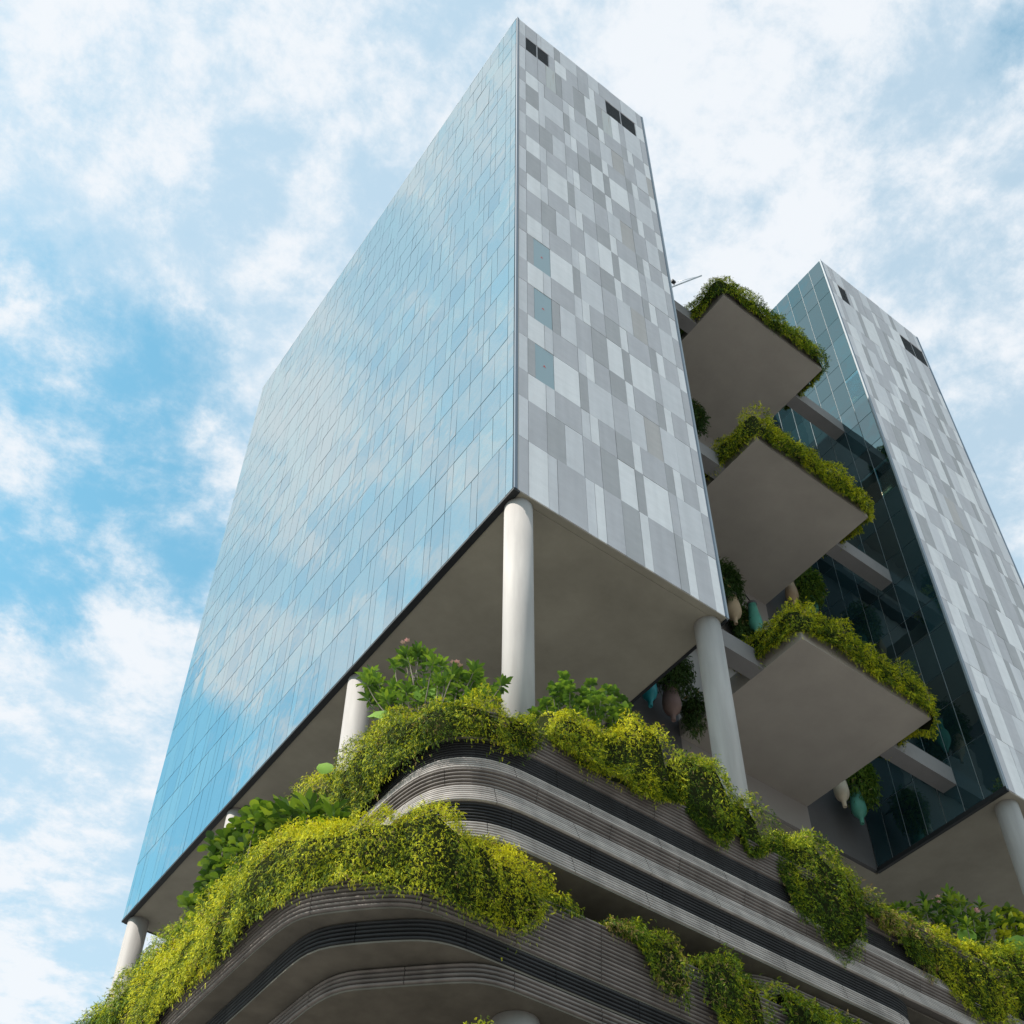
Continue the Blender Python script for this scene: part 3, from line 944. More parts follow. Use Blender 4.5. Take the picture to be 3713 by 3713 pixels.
def hedge(name, label, path, z0, top, droop, seed, mix='lime', density=210, size=0.15, wide=0.55, inner=0.75, group=None, over=0.42, straw=0.05, ends=0.6, cat='hedge', sun_lift=0.0):  # last setting paints sunlight into the leaf colour of brightly lit hedges
    """Trailing hedge along a planter edge: it mounds up by `top(s)` above z0 and hangs `droop(s)` below it outside."""
    r = np.random.default_rng(seed)
    P = np.array(path, float)
    seg = np.linalg.norm(np.diff(P, axis=0), axis=1)
    S = np.concatenate([[0], np.cumsum(seg)])
    nrm = path_normals(P)
    Ltot = S[-1]
    ctr = P.mean(0)
    root = thing(name, label, cat, (float(ctr[0]), float(ctr[1]), z0), group)

    def frame(s):
        x = np.interp(s, S, P[:, 0])
        y = np.interp(s, S, P[:, 1])
        n = unit(np.stack([np.interp(s, S, nrm[:, 0]), np.interp(s, S, nrm[:, 1])], 1))
        return np.stack([x, y], 1), n

    def surf(s, u):
        """u 0..1 from the inner foot over the crown to the hanging tip"""
        xy, n = frame(s)
        e = np.clip(np.minimum(s, Ltot - s) / ends, 0.05, 1) ** 0.5
        probe = np.stack([xy[:, 0], xy[:, 1], np.full(len(s), z0)], 1)
        lump = 1 + 0.13 * wave_noise(probe, 0.35, seed) + 0.13 * wave_noise(probe, 0.75, seed + 3)
        h = top(s) * e * lump
        d = droop(s) * (0.35 + 0.65 * e)
        ko = np.array([-inner, -inner * 0.85, -inner * 0.35, 0.1, over * 0.8, over * 1.0, over * 0.95, over * 0.8])
        ku = np.array([0.0, 0.13, 0.3, 0.42, 0.53, 0.63, 0.8, 1.0])
        kz_up = np.array([0.0, 0.7, 1.0, 0.92, 0.62, 0.15, 0.0, 0.0])
        kz_dn = np.array([0.0, 0.0, 0.0, 0.0, 0.0, 0.12, 0.55, 1.0])
        o = np.interp(u, ku, ko) * (0.5 + 0.5 * e) * (1 + 1.1 * (lump - 1))
        z = z0 + h * np.interp(u, ku, kz_up) - d * np.interp(u, ku, kz_dn)
        p = np.concatenate([xy + n * o[:, None], z[:, None]], 1)
        return p

    def normals(s, u):
        e = 0.02
        a = surf(s, np.clip(u + e, 0, 1)) - surf(s, np.clip(u - e, 0, 1))
        b = surf(np.clip(s + 0.1, 0, Ltot), u) - surf(np.clip(s - 0.1, 0, Ltot), u)
        nn = unit(np.cross(b, a))
        _, n = frame(s)
        ref = np.concatenate([n * 0.6, np.full((len(s), 1), 0.6)], 1)
        flip = (nn * ref).sum(1) < 0
        nn[flip] *= -1
        return nn

    # woody core just inside the foliage surface
    ns, nu = max(6, int(Ltot / 0.3)), 16
    sg, ug = np.meshgrid(np.linspace(0.12, Ltot - 0.12, ns), np.linspace(0.02, 0.93, nu), indexing='ij')
    sg, ug = sg.ravel(), ug.ravel()
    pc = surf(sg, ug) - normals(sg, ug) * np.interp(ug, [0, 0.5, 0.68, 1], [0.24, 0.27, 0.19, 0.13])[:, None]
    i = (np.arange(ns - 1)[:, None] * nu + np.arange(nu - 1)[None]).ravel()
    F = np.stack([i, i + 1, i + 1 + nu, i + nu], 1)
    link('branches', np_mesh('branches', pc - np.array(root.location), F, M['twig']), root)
    # sprays
    area = Ltot * (2.2 + float(np.mean(droop(np.linspace(0, Ltot, 30)))) + float(np.mean(top(np.linspace(0, Ltot, 30)))))
    n = int(area * density)
    s = r.random(n) * Ltot
    u = 0.08 + 0.92 * r.random(n) ** 0.9
    p = surf(s, u)
    nn = normals(s, u)
    q3 = np.stack([s, u * 0.6, s * 0], 1)          # hanging tresses: wide along the run, long down the drape
    bump = wave_noise(q3 * np.array([1, 2.5, 1]), 0.62, seed + 11) * 0.17 + wave_noise(q3 * np.array([1, 3, 1]), 1.6, seed + 12) * 0.13 + wave_noise(p, 3.0, seed + 13) * 0.06
    off = bump + r.normal(-0.05, 0.065, n)
    p = p + nn * np.maximum(off, np.interp(u, [0, 0.5, 0.68, 1], [-0.22, -0.24, -0.15, -0.09]))[:, None]
    down = np.array([0, 0, -1.0])
    X = nn * (0.45 + 0.5 * r.random((n, 1))) + down * (0.3 + 0.8 * r.random((n, 1))) + r.normal(0, 0.42, (n, 3))
    Z = nn + np.array([0, 0, 0.6]) + r.normal(0, 0.6, (n, 3))
    sc = size * (0.55 + 0.75 * r.random(n))
    # loose trailing ends below the hanging edge
    k = int(Ltot * 30)
    s2 = r.random(k) * Ltot
    p2 = surf(s2, np.ones(k)) - np.array([0, 0, 1.0]) * (r.random((k, 1)) ** 2 * 0.42 * np.clip(wave_noise(np.stack([s2, s2 * 0, s2 * 0], 1), 0.8, seed + 21) + 0.5, 0.1, 1.5)[:, None])
    p2 += r.normal(0, 0.05, (k, 3))
    p = np.concatenate([p, p2])
    X = np.concatenate([X, down + r.normal(0, 0.35, (k, 3))])
    Z = np.concatenate([Z, np.concatenate([frame(s2)[1], np.zeros((k, 1))], 1) + r.normal(0, 0.4, (k, 3))])
    sc = np.concatenate([sc, size * (0.6 + 0.5 * r.random(k))])
    age_shade = np.concatenate([np.interp(u, [0, 0.3, 0.55, 0.75, 1.0], [-0.9, -1.0, 0.1, 0.7, 0.5]), np.full(k, 0.3)]) - sun_lift  # crowns gold from new growth and painted sun glow, drapes darker green
    me = instance_mesh('foliage', SPV, SPF, p, X, Z, sc, pick_cols(p, mix, seed, straw, age_shade), M['leaf'], root.location)
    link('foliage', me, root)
    return root


def sub_path(P, a, b):
    """Portion of a path between the points nearest a and b."""
    P = np.array(P)
    ia = int(np.argmin(np.linalg.norm(P - np.array(a), axis=1)))
    ib = int(np.argmin(np.linalg.norm(P - np.array(b), axis=1)))
    Q = P[ia:ib + 1]
    # densify
    S = np.concatenate([[0], np.cumsum(np.linalg.norm(np.diff(Q, axis=0), axis=1))])
    t = np.arange(0, S[-1], 0.25)
    return np.stack([np.interp(t, S, Q[:, 0]), np.interp(t, S, Q[:, 1])], 1)


def straight(a, b):
    a, b = np.array(a, float), np.array(b, float)
    n = max(4, int(np.linalg.norm(b - a) / 0.25))
    t = np.linspace(0, 1, n)[:, None]
    return a * (1 - t) + b * t


def lin(*kv):
    ks, vs = [k for k, _ in kv], [v for _, v in kv]
    return lambda s: np.interp(s, ks, vs)


def const(c):
    return lambda s: np.full(np.shape(s), float(c))


ZA = 24.75
GA = 'trailing hedges on the upper terrace'
PA_d = sub_path(PA, (-3.78, 40), (44, -2.52))


def runA(a, b):
    return sub_path(PA_d, a, b)


hedge('trailing_hedge', 'far yellow-green hedge running off the left edge behind the broad-leaved shrub', runA((-3.78, 26), (-3.78, 7)), ZA, const(1.95), lin((0, 0.3), (6, 0.5), (12, 0.3), (19, 0.5)), 11, 'lime', 283, 0.115, group=GA)
hedge('trailing_hedge', 'large rounded yellow-green hedge over the ribbed corner beside the pink-flowered shrub', runA((-3.78, 5.6), (-0.9, -2.52)), ZA,
      lin((0, 1.3), (1.5, 1.55), (3.5, 1.7), (5.2, 1.4), (6.5, 0.4), (8.5, 0.25), (9.3, 0.2), (11.0, 0.35)), lin((0, 1.6), (2.5, 1.75), (4.5, 1.7), (6, 1.45), (7.5, 1.25), (8.5, 1.2), (9.5, 1.3), (10.3, 0.9), (11, 0.35)), 12, 'gold', 580, 0.078, sun_lift=0.0, inner=0.85, group=GA, over=0.5)
hedge('trailing_hedge', 'golden hedge mound just right of the middle column drooping over dark ribs', runA((-0.75, -2.52), (3.9, -2.52)), ZA, lin((0, 1.0), (1.2, 1.75), (3, 2.3), (4.7, 2.5)), lin((0, 0.2), (1.0, 0.65), (2.3, 0.55), (3.4, 0.6), (4.6, 0.1)), 13, 'gold', 527, 0.086, sun_lift=0.25, group=GA, ends=0.35)
hedge('trailing_hedge', 'green hedge clump with two hanging tails below the slim right column', runA((3.95, -2.52), (7.35, -2.52)), ZA, lin((0, 2.5), (1.5, 2.4), (2.6, 2.3), (3.4, 2.0)), lin((0, 0.3), (0.4, 0.6), (1.3, 1.0), (1.8, 0.1), (2.5, 0.65), (3.4, 0.1)), 14, 'lime', 510, 0.086, group=GA, ends=0.35)
hedge('trailing_hedge', 'long green hedge curtain hanging farthest down the ribbed bands, right of the columns', runA((7.4, -2.52), (11.1, -2.52)), ZA, lin((0, 1.3), (0.9, 1.2), (1.9, 1.85), (2.6, 1.2), (3.7, 0.7)), lin((0, 1.0), (0.5, 2.1), (1.3, 2.3), (1.9, 3.1), (2.7, 2.4), (3.2, 1.6), (3.7, 0.6)), 15, 'lime', 510, 0.086, group=GA, ends=0.35)
hedge('trailing_hedge', 'straw-coloured partly dried hedge between the long green curtain and the golden tuft', runA((10.9, -2.52), (14.2, -2.52)), ZA - 0.35, lin((0, 0.8), (1, 0.75), (3.3, 0.75)), lin((0, 0.3), (1.5, 0.9), (2.5, 1.7), (3.3, 1.3)), 16, 'lime', 491, 0.086, group=GA, straw=0.45, ends=0.35)
hedge('trailing_hedge', 'bright golden hedge tuft near the bottom right corner', runA((13.9, -2.52), (17.6, -2.52)), ZA - 0.3, lin((0, 0.6), (1.8, 0.9), (3.7, 1.4)), lin((0, 1.6), (1.0, 2.3), (2.2, 2.5), (3.7, 1.7)), 17, 'gold', 491, 0.086, sun_lift=0.25, group=GA, ends=0.35)
hedge('trailing_hedge', 'green hedge leaving the frame at the lower right edge', runA((17.5, -2.52), (24, -2.52)), ZA, const(1.45), lin((0, 1.6), (3, 1.8), (6.3, 1.5)), 18, 'lime', 270, 0.115, group=GA)

ZBH = 18.95
GB = 'trailing hedges on the lower terrace'
PB_d = sub_path(PB1, (1.0, 9.2), (40, -3.12))
hedge('trailing_hedge', 'big sunlit yellow hedge wrapping the lower terrace corner at the bottom left', sub_path(PB_d, (-4.6, 8.7), (-1.35, -3.12)), ZBH,
      lin((0, 0.6), (2.5, 1.1), (5.0, 1.5), (8, 1.5), (10.2, 1.3), (11.3, 0.95), (12.5, 1.1), (13.7, 1.2), (15.5, 1.05), (16.7, 0.8)), lin((0, 1.2), (3, 1.9), (5.5, 1.15), (7.5, 1.3), (9.5, 1.25), (10.8, 1.15), (11.6, 1.0), (12.6, 1.3), (14, 1.6), (15.7, 1.5), (16.7, 0.7)), 31, 'gold', 648, 0.070, sun_lift=0.45, inner=0.9, over=0.5, group=GB)
hedge('trailing_hedge', 'small green sprig of hedge at the right end of the big yellow corner hedge', sub_path(PB_d, (-1.4, -3.12), (-0.35, -3.12)), ZBH, const(0.5), const(0.15), 32, 'gold', 510, 0.078, sun_lift=0.25, group=GB, inner=0.45, over=0.25, ends=0.3)
hedge('trailing_hedge', 'brownish green hedge hanging from the lower terrace right of the gap', sub_path(PB_d, (0.3, -3.12), (2.9, -3.12)), ZBH, lin((0, 0.3), (1.0, 0.55), (2.8, 0.45)), lin((0, 0.05), (0.9, 0.3), (1.5, 1.3), (2.2, 1.5), (2.8, 1.0)), 33, 'lime', 491, 0.082, group=GB, straw=0.3, inner=0.5, over=0.44, ends=0.2)
hedge('trailing_hedge', 'yellow-green lower hedge with tattered tails running into the bottom edge', sub_path(PB_d, (2.95, -3.12), (5.6, -3.12)), ZBH, lin((0, 0.45), (1.0, 0.6), (2.9, 0.35)), lin((0, 1.2), (1.0, 1.9), (2.6, 1.6)), 34, 'lime', 491, 0.082, group=GB, straw=0.12, inner=0.55, over=0.46, ends=0.12)
hedge('trailing_hedge', 'green lower hedge under the rounded ledge end, cut by the bottom edge', sub_path(PB_d, (5.65, -3.12), (12, -3.12)), ZBH, const(0.55), const(1.6), 35, 'lime', 310, 0.107, group=GB, inner=0.55, over=0.46, ends=0.12)
hedge('trailing_hedge', 'small green planter tuft at the bottom edge below the lowest soffit', straight((-5.4, -5.1), (-3.7, -5.55)), 12.2, const(1.36), const(0.3), 36, 'lime', 456, 0.082, group=GB, inner=0.6)

# hedges of the sky gardens
GS = 'hedges round the sky gardens'
sg_labels = [('yellow-green hedge over the rim of the lowest sky garden', 'gold', lin((0, 0.5), (3, 0.75), (5, 0.75), (9, 1.0), (11, 1.1), (11.5, 1.5), (12.2, 0.7), (16, 0.5))),
             ('gold-tipped hedge over the rim of the middle sky garden', 'gold', lin((0, 0.85), (3, 1.0), (5, 1.0), (9, 1.1), (11.5, 1.05), (12.5, 0.7), (16, 0.5))),
             ('dark green hedge over the rim of the top sky garden against the sky', 'lime', lin((0, 0.8), (3, 0.85), (6, 1.0), (11.5, 1.05), (12.5, 0.7), (16, 0.5)))]
for i, (z, (lab, mixn, dr)) in enumerate(zip(SG, sg_labels)):
    yb = [3.4, 4.2, 4.2][i]
    pth = np.concatenate([straight((14.8, yb), (14.8, 0.35)), straight((14.87, 0.13), (15.05, 0.0)), straight((15.3, 0.0), (22.4, 0.0)), straight((22.7, 0.1), (22.8, 0.3)), straight((22.8, 0.6), (22.8, 3.6))])
    hedge('trailing_hedge', lab, pth, z + 1.0, const([1.35, 1.5, 1.45][i]), dr, 51 + i, mixn, 300, 0.12, inner=0.8, over=0.46, group=GS, sun_lift=0.25)


# ------------------------------------------------------------------ broad-leaved shrubs
def leaf_template(kind):
    """A single folded leaf, x along the midrib."""
    if kind == 'lance':
        ks = [(0, 0.02), (0.25, 0.11), (0.55, 0.16), (0.8, 0.12), (1.0, 0.01)]
    elif kind == 'round':
        ks = [(0, 0.05), (0.2, 0.26), (0.5, 0.36), (0.8, 0.28), (1.0, 0.04)]
    elif kind == 'fiddle':
        ks = [(0, 0.04), (0.2, 0.16), (0.42, 0.15), (0.7, 0.33), (0.9, 0.27), (1.0, 0.06)]
    else:
        ks = [(0, 0.30), (0.12, 0.38), (0.4, 0.42), (0.7, 0.27), (1.0, 0.01)]
    V, F = [], []
    for x, w in ks:
        z = 0.12 * x - 0.30 * x * x
        wob = 0.03 * math.sin(x * 11)
        V += [(x, -w, z + 0.28 * w + wob), (x, 0, z), (x, w, z + 0.28 * w - wob)]
    for i in range(len(ks) - 1):
        a = i * 3
        F += [(a, a + 3, a + 4, a + 1), (a + 1, a + 4, a + 5, a + 2)]
    return np.array(V), np.array(F)


def shrub(name, label, base, tips, kind, leaf_len, n_whorl, mix, seed, flowers=(), stem_r=0.03, group=None, cat='shrub', side=10, spread=0.28, low=2.6):
    """Stems from the base to each tip with a whorl of leaves at the ends and some along the stem."""
    r = np.random.default_rng(seed)
    base = np.array(base, float)
    root = thing(name, label, cat, tuple(base), group)
    pos, X, Z, sc = [], [], [], []
    stems = []
    all_tips = [np.array(t, float) for t in tips]
    all_tips += [t + np.array([r.normal(0, spread), r.normal(0, spread), -abs(r.normal(0, spread))]) for t in all_tips]
    for tip in all_tips:
        foot = np.array([base[0] * 0.45 + tip[0] * 0.55, base[1] * 0.45 + tip[1] * 0.55, max(base[2], tip[2] - low)]) + np.array([r.normal(0, 0.12), r.normal(0, 0.12), 0])
        mid = foot * 0.45 + tip * 0.55 + np.array([r.normal(0, 0.12), r.normal(0, 0.12), -0.1])
        ts = np.linspace(0, 1, 6)[:, None]
        pts = (1 - ts) ** 2 * foot + 2 * ts * (1 - ts) * mid + ts ** 2 * tip
        stems.append(tube_geo([tuple(p - base) for p in pts], list(np.linspace(stem_r, stem_r * 0.45, 6)), 6))
        ax = unit(pts[-1] - pts[-2])
        for k in range(n_whorl):
            a = 2 * math.pi * (k * 0.382 + r.random() * 0.05)
            el = 0.15 + 1.0 * (k / n_whorl) + r.normal(0, 0.12)
            o = np.array([math.cos(a), math.sin(a), 0])
            d = o * math.cos(el) + (ax * 0.6 + np.array([0, 0, 0.4])) * math.sin(el)
            pos.append(tip - ax * (0.16 * (1 - k / n_whorl)) + r.normal(0, 0.015, 3))
            X.append(d)
            Z.append(np.array([0, 0, 1.0]) + ax * 0.3 - o * 0.1 + r.normal(0, 0.12, 3))
            sc.append(leaf_len * (0.7 + 0.45 * r.random()))
        for k in range(side):
            t = 0.15 + 0.8 * r.random()
            q = (1 - t) ** 2 * foot + 2 * t * (1 - t) * mid + t ** 2 * tip
            a = r.random() * 6.283
            o = np.array([math.cos(a), math.sin(a), r.normal(0.25, 0.3)])
            pos.append(q)
            X.append(o)
            Z.append(np.array([0, 0, 1.0]) + r.normal(0, 0.25, 3))
            sc.append(leaf_len * (0.6 + 0.45 * r.random()))
    hub = np.mean([np.array(t, float) for t in tips], axis=0) * np.array([1, 1, 0]) + np.array([0, 0, min(t[2] for t in tips) - 0.4])
    stems.append(tube_geo([(0, 0, 0), tuple((hub - base) * 0.6), tuple(hub - base)], [stem_r * 1.6, stem_r * 1.4, stem_r], 8))
    v, f = merge(stems)
    link('stems', mesh_from('stems', v, f, M['bark'], True), root)
    pos, X, Z, sc = np.array(pos), np.array(X), np.array(Z), np.array(sc)
    TV, TF = leaf_template(kind)
    me = instance_mesh('foliage', TV, TF, pos, X, Z, sc, pick_cols(pos, mix, seed, 0.0), M['leaf_gloss'], root.location)
    link('foliage', me, root)
    for k in flowers:
        tip = np.array(tips[k], float) + np.array([-0.12 + r.normal(0, 0.04), -0.16 + r.normal(0, 0.04), 0.08 + 0.06 * r.random()])
        geos = []
        for b_ in range(3):
            c0 = r.normal(0, 0.06, 3)
            for q in range(5):
                a = q * 1.2566
                d, e = Vector((math.cos(a), math.sin(a), 0.35)), Vector((-math.sin(a), math.cos(a), 0))
                c = Vector(c0)
                geos.append(([c, c + d * 0.05 + e * 0.04, c + d * 0.10, c + d * 0.05 - e * 0.04], [(0, 1, 2, 3)]))
        v, f = merge(geos)
        link('blossom', mesh_from('blossom', v, f, M['petal']), root, tuple(tip - base))
    return root


def broad_leaf(name, label, base, leaves, mix, seed, group=None):
    """Elephant-ear plant: single very large leaves on stalks; leaves = (tip offset, direction, length)."""
    r = np.random.default_rng(seed)
    root = thing(name, label, 'plant', base, group)
    TV, TF = leaf_template('heart')
    for off, d, ln in leaves:
        off = np.array(off, float)
        ts = np.linspace(0, 1, 5)[:, None]
        pts = ts * off + (1 - (2 * ts - 1) ** 2) * np.array([0, 0, 0.1])
        v, f = tube_geo([tuple(p) for p in pts], [0.025] * 5, 6)
        stalk = link('stalk', mesh_from('stalk', v, f, M['twig'], True), root)
        me = instance_mesh('leaf', TV, TF, off[None], np.array([d], float), np.array([[-0.6, -0.7, 0.5]]) + r.normal(0, 0.1, (1, 3)), np.array([ln]), np.array([GREENS[mix][1]]), M['leaf_ear'], (0, 0, 0))
        link('leaf', me, stalk)
    return root


def rel(x, y, z, items):
    return [(x + a, y + b_, z + c) for a, b_, c in items]


# shrubs on the upper deck between the columns
shrub('flowering_shrub', 'pink-flowered frangipani shrub between the left and middle columns', (-2.0, 1.6, 24.2),
      [(-2.54, 2.14, 30.90), (-2.21, 1.99, 31.05), (-2.48, 2.80, 30.98), (-1.97, 1.86, 30.96), (-3.17, 3.12, 30.37), (-3.07, 2.80, 29.85), (-2.69, 2.46, 29.56), (-3.14, 3.18, 29.37), (-2.87, 2.89, 29.42), (-2.62, 1.90, 28.61), (-2.02, 0.91, 29.69), (-1.76, 1.46, 29.87), (-1.49, -0.16, 28.88), (-1.28, 0.51, 29.08), (-1.70, 0.42, 29.04), (-2.01, 1.73, 29.38), (-1.93, 0.68, 28.81), (-1.05, -0.58, 27.91), (-1.11, -0.15, 28.22), (-1.62, 0.66, 28.51), (-1.20, 0.37, 28.53), (-2.21, 2.17, 29.61), (-2.71, 2.43, 29.03)],
      'lance', 0.38, 15, 'fresh', 71, flowers=[0, 14], side=7, stem_r=0.026, low=1.7)
shrub('leafy_shrub', 'round-leaved glossy green shrub right of the middle column', (1.4, -1.6, 24.3),
      [(0.53, -1.61, 28.21), (0.79, -1.63, 28.48), (0.29, -1.64, 27.81), (1.31, -1.76, 28.33), (1.97, -1.45, 28.91), (2.49, -1.46, 29.47), (2.64, -1.61, 29.31), (2.95, -1.62, 29.12), (1.16, -1.61, 28.01), (2.36, -1.76, 28.61), (1.86, -1.88, 28.32), (1.67, -1.59, 28.32), (0.56, -1.69, 27.70), (2.81, -1.79, 28.49), (2.43, -1.71, 28.27), (-0.03, -1.51, 27.21), (-0.37, -1.48, 26.75)],
      'round', 0.22, 15, 'fresh', 72, side=16, stem_r=0.02, low=1.6)
shrub('flowering_shrub', 'frangipani shrub in shade-darkened green with pink blossoms at the lower right', (17.3, -1.5, 24.3),
      [(14.71, -1.59, 26.61), (16.15, -1.46, 27.62), (17.50, -1.61, 28.40), (16.81, -1.44, 27.60), (18.35, -1.60, 28.29), (19.30, -1.57, 28.66), (18.10, -1.27, 27.98), (16.37, -1.66, 26.71), (19.51, -1.43, 28.22), (15.69, -1.75, 26.89), (15.66, -1.30, 26.98), (17.62, -1.33, 28.18), (18.52, -1.66, 27.84), (18.30, -1.27, 27.63), (18.99, -1.76, 27.44), (18.52, -1.60, 27.28), (16.53, -1.71, 26.39)],
      'lance', 0.38, 15, 'green', 73, flowers=[3, 12], side=8, stem_r=0.026, low=1.7)  # darker leaf palette puts this shrub's shade into its colour
shrub('leafy_shrub', 'small-leaved olive shrub at the far lower right behind the hedge', (21.2, -1.5, 24.3),
      [(20.36, -1.52, 28.86), (21.16, -1.38, 29.34), (21.37, -1.61, 29.13), (21.72, -1.68, 29.13), (20.30, -1.54, 28.44), (20.91, -1.62, 28.59), (21.39, -1.66, 28.66), (20.38, -1.47, 28.07), (21.02, -1.58, 28.22), (22.67, -1.43, 29.56), (22.86, -1.62, 29.36), (20.9, -1.6, 27.6), (21.7, -1.6, 27.9)],
      'round', 0.30, 14, 'lime', 74, side=12)
# shrubs on the lower deck against the tower soffit
shrub('leafy_shrub', 'glossy fiddle-leaved shrub above the sunlit yellow hedge at the left', (-5.7, 4.2, 18.7),
      [(-5.82, 6.44, 22.48), (-6.05, 5.62, 22.33), (-6.16, 5.25, 22.49), (-5.95, 5.86, 23.44), (-5.83, 5.73, 23.74), (-6.02, 5.03, 23.48), (-5.82, 4.97, 23.72), (-6.00, 4.35, 23.77), (-6.03, 3.70, 23.56), (-5.95, 3.03, 23.47), (-5.80, 2.70, 23.11), (-5.82, 3.78, 23.27), (-6.02, 2.50, 22.57), (-5.90, 4.13, 22.97), (-6.00, 4.36, 22.72), (-5.99, 4.90, 22.71), (-5.89, 4.83, 22.37), (-6.03, 5.08, 22.19), (-5.91, 5.66, 22.08), (-5.92, 3.38, 22.53), (-5.83, 2.81, 22.43), (-5.9, 3.5, 21.9), (-5.9, 2.2, 21.9), (-6.0, 4.3, 21.9)],
      'fiddle', 0.36, 13, 'green', 75, side=14, stem_r=0.028, low=1.8)
shrub('broad_leaved_plant', 'fan of long dark leaves standing up at the left end of the corner hedge', (-5.6, 1.2, 18.8),
      [(-5.9, 1.75, 22.5), (-5.9, 1.2, 22.2), (-5.8, 0.6, 21.9), (-5.7, 0.1, 21.5), (-5.6, -0.5, 21.1)], 'lance', 0.55, 11, 'green', 76, side=3, stem_r=0.02, spread=0.15, low=1.5, cat='plant')
broad_leaf('broad_leaved_plant', 'single big elephant-ear leaf below the pink-flowered shrub', (-1.8, 1.6, 24.4), [((-0.15, 0.1, 4.35), (-0.1, 0.05, 1.0), 0.95), ((0.3, -0.5, 4.0), (0.5, -0.5, 0.5), 0.6)], 'fresh', 77)
broad_leaf('broad_leaved_plant', 'pointed green leaf poking out left of the corner hedge', (-3.4, 3.2, 24.4), [((-0.6, 0.2, 1.6), (-0.3, 0.3, 0.7), 0.6), ((-0.1, -2.0, 2.4), (-0.5, 0.5, 0.3), 0.65)], 'fresh', 78)
broad_leaf('broad_leaved_plant', 'elephant-ear leaves in front of the lower right frangipani', (17.4, -2.1, 24.3), [((-0.6, -0.1, 1.5), (0.2, 0, 0.9), 0.75), ((2.2, -0.1, 2.3), (0.3, -0.1, 0.8), 0.9)], 'fresh', 79)


# ------------------------------------------------------------------ hanging bottle planters
def bottle(label, x, y, z_neck, m, h=2.1, r=0.36, group='hanging bottle planters'):
    root = thing('bottle_planter', label, 'planter', (x, y, z_neck), group)
    prof = [(0.0, 0.06), (0.055, 0.055), (0.075, 0.0), (0.095, 0.0), (0.10, 0.10), (0.11, 0.32), (0.17, 0.42), (r * 0.8, 0.58), (r * 0.97, 0.80), (r, 1.0), (r * 0.93, 1.35), (r * 0.75, 1.75), (r * 0.62, h)]
    v, f = lathe_geo(prof, 28, cap=True)
    me = mesh_from('bottle', v, f, m, True)
    link('bottle', me, root)
    v, f = lathe_geo([(r * 0.66, h - 0.02), (r * 0.72, h + 0.02), (r * 0.72, h + 0.12), (r * 0.6, h + 0.14)], 28)
    link('collar', mesh_from('collar', v, f, M['wall_dark'], True), root)
    v, f = tube_geo([(0, 0, h + 0.1), (0, 0.3, h + 1.1), (0, CY - y - 0.02, h + 1.6)], [0.03, 0.03, 0.03], 6)
    link('bracket', mesh_from('bracket', v, f, M['trim_dark'], True), root)
    return root


def clump(label, c, rad, seed, mix='dark', density=520, size=0.17, group='plants trailing round the bottle planters'):
    """Bushy ball of trailing sprays hung from a wall planter."""
    r = np.random.default_rng(seed)
    root = thing('trailing_plant', label, 'plant', c, group)
    n = int(density * rad[0] * rad[2] * 4)
    d = unit(r.normal(size=(n, 3)))
    rr = 0.6 + 0.45 * r.random((n, 1)) + 0.12 * wave_noise(d * 2, 1.0, seed)[:, None]
    p = np.array(c) + d * rr * np.array(rad)
    low = d[:, 2] < -0.3
    p[low, 2] -= r.random(low.sum()) ** 2 * 0.6
    X = d * 0.7 + np.array([0, 0, -0.7]) + r.normal(0, 0.45, (n, 3))
    Z = d + np.array([0, 0, 0.6]) + r.normal(0, 0.4, (n, 3))
    sc = size * (0.6 + 0.7 * r.random(n))
    link('foliage', instance_mesh('foliage', SPV, SPF, p, X, Z, sc, pick_cols(p, mix, seed, 0.02), M['leaf'], root.location), root)
    v, f = lathe_geo([(0.02, -0.6), (0.5, -0.35), (0.62, 0.0), (0.5, 0.4), (0.02, 0.6)], 12, False)
    v = [(a * rad[0], b_ * rad[1], z * rad[2]) for a, b_, z in v]
    link('branches', mesh_from('branches', v, f, M['twig'], True), root)
    v, f = tube_geo([(0, 0, 0.2), (0, 0.4, 0.5), (0, CY - c[1] - 0.02, 0.6)], [0.04, 0.04, 0.04], 6)
    link('bracket', mesh_from('bracket', v, f, M['trim_dark'], True), root)
    return root


bottle('cream bottle-shaped planter hanging at the right under the lowest sky garden', 23.95, 6.2, 40.75, M['pot_cream'])
bottle('jade green bottle planter beside the cream one above the dark glass foot', 25.0, 6.2, 40.25, M['pot_green'])
clump('leafy green clump beside the cream and jade bottles at the right', (25.3, 6.0, 43.0), (0.95, 0.8, 1.25), 81, 'green')
bottle('turquoise bottle planter at the edge of the soffit, left of the mauve one', 11.9, 6.2, 40.25, M['pot_cyan'])
bottle('mauve brown bottle planter behind the slim right column', 13.2, 6.2, 40.15, M['pot_brown'], r=0.42)
clump('dark bushy plant on top of the mauve brown bottle', (13.2, 5.9, 43.0), (0.95, 0.8, 1.05), 82, 'dark')
clump('dark plant trailing beside the slim right column', (14.5, 6.2, 41.6), (0.5, 0.6, 1.1), 83, 'dark')
bottle('tan bottle planter just right of the glass tower stone edge', 18.45, 6.2, 49.9, M['pot_tan'], r=0.4)
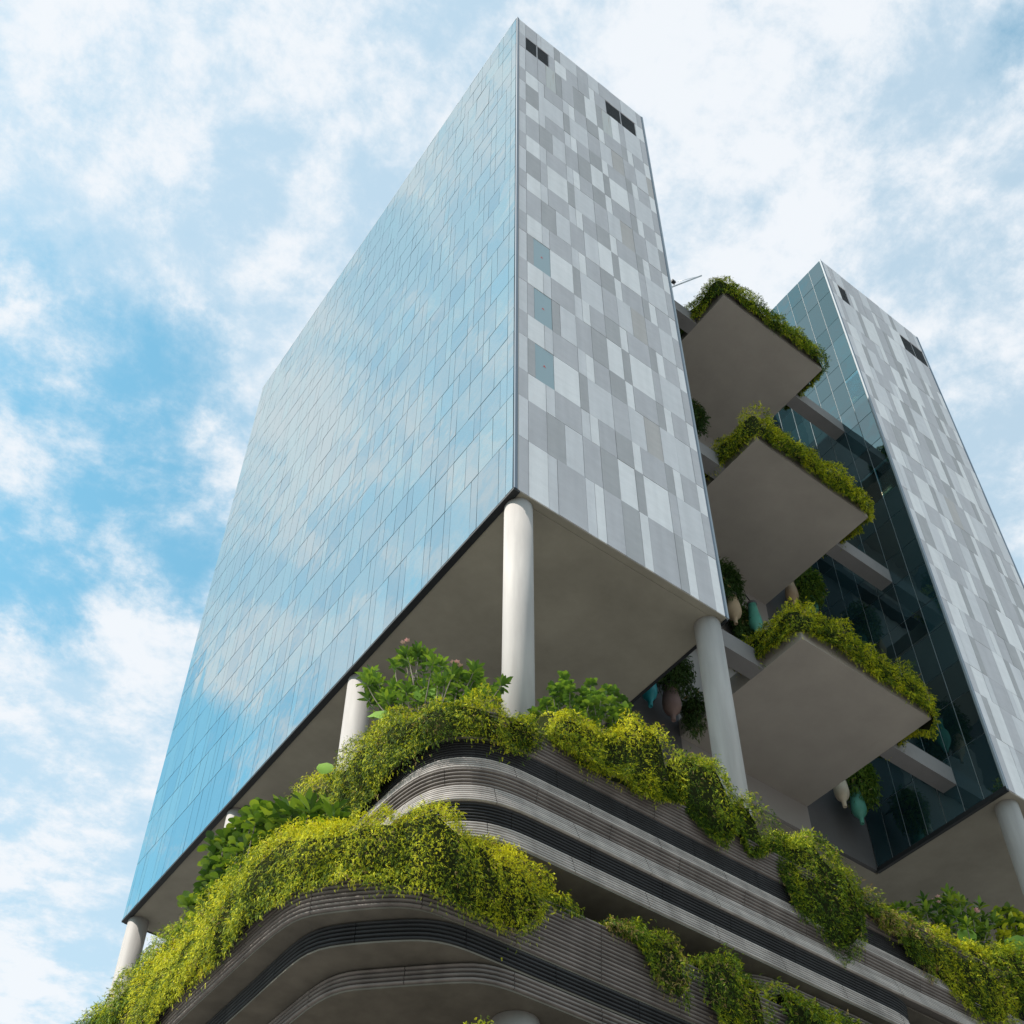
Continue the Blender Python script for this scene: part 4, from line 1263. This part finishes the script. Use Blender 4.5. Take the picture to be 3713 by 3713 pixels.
bottle('pale jade bottle planter right of the tan one, above the lowest garden hedge', 20.0, 6.2, 50.0, M['pot_green'], h=2.4, r=0.36)
clump('dark foliage above the tan bottle beside the tower edge', (18.3, 6.3, 53.0), (1.0, 0.7, 1.6), 84, 'dark')
clump('dark foliage hanging behind the pale jade bottle', (19.9, 6.8, 51.4), (0.9, 0.5, 1.4), 85, 'dark')
bottle('tan bottle planter under the right corner of the middle sky garden', 23.6, 6.2, 54.75, M['pot_tan'])
bottle('jade bottle planter in the right-hand gap above the lowest garden hedge', 25.15, 6.2, 54.75, M['pot_green'])
clump('green leafy clump over the jade and tan bottles in the right-hand gap', (24.9, 6.0, 57.2), (1.0, 0.8, 1.4), 86, 'green')
clump('small trailing tuft below the right edge of the top sky garden', (24.2, 5.6, 70.6), (0.7, 0.6, 1.0), 87, 'green')
clump('dark shrub tuft at the left gap above the middle sky garden', (16.2, 5.2, 65.6), (1.3, 0.7, 1.2), 88, 'dark')

# ------------------------------------------------------------------ maintenance boom on the link roof
bm = thing('maintenance_boom', 'thin pale maintenance boom sticking out beyond the tower edge against the sky', 'crane', (18.5, 11.2, BW_TOP))
v, f = tube_geo([(0, 0, 0), (0, 0, 7.2)], [0.18, 0.15], 8)
link('mast', mesh_from('mast', v, f, M['steel'], True), bm)
p0, p1 = Vector((18.5, 11.2, 90.0)) - Vector(bm.location), Vector((21.9, 6.45, 91.0)) - Vector(bm.location)
v, f = tube_geo([tuple(p0), tuple(p1)], [0.07, 0.055], 6)
link('arm', mesh_from('arm', v, f, M['steel'], True), bm)
q = p0.lerp(p1, 0.64)
v, f = tube_geo([tuple(q + Vector((0, 0, 0.55))), tuple(p1)], [0.02, 0.02], 5)
link('stay_cable', mesh_from('stay_cable', v, f, M['steel'], True), bm)
v, f = merge([box_geo(q.x - 0.03, q.x + 0.03, q.y - 0.03, q.y + 0.03, q.z, q.z + 0.55), box_geo(q.x - 0.2, q.x + 0.12, q.y - 0.12, q.y + 0.12, q.z + 0.5, q.z + 0.72)])
link('lamp_bracket', mesh_from('lamp_bracket', v, f, M['trim_dark']), bm)
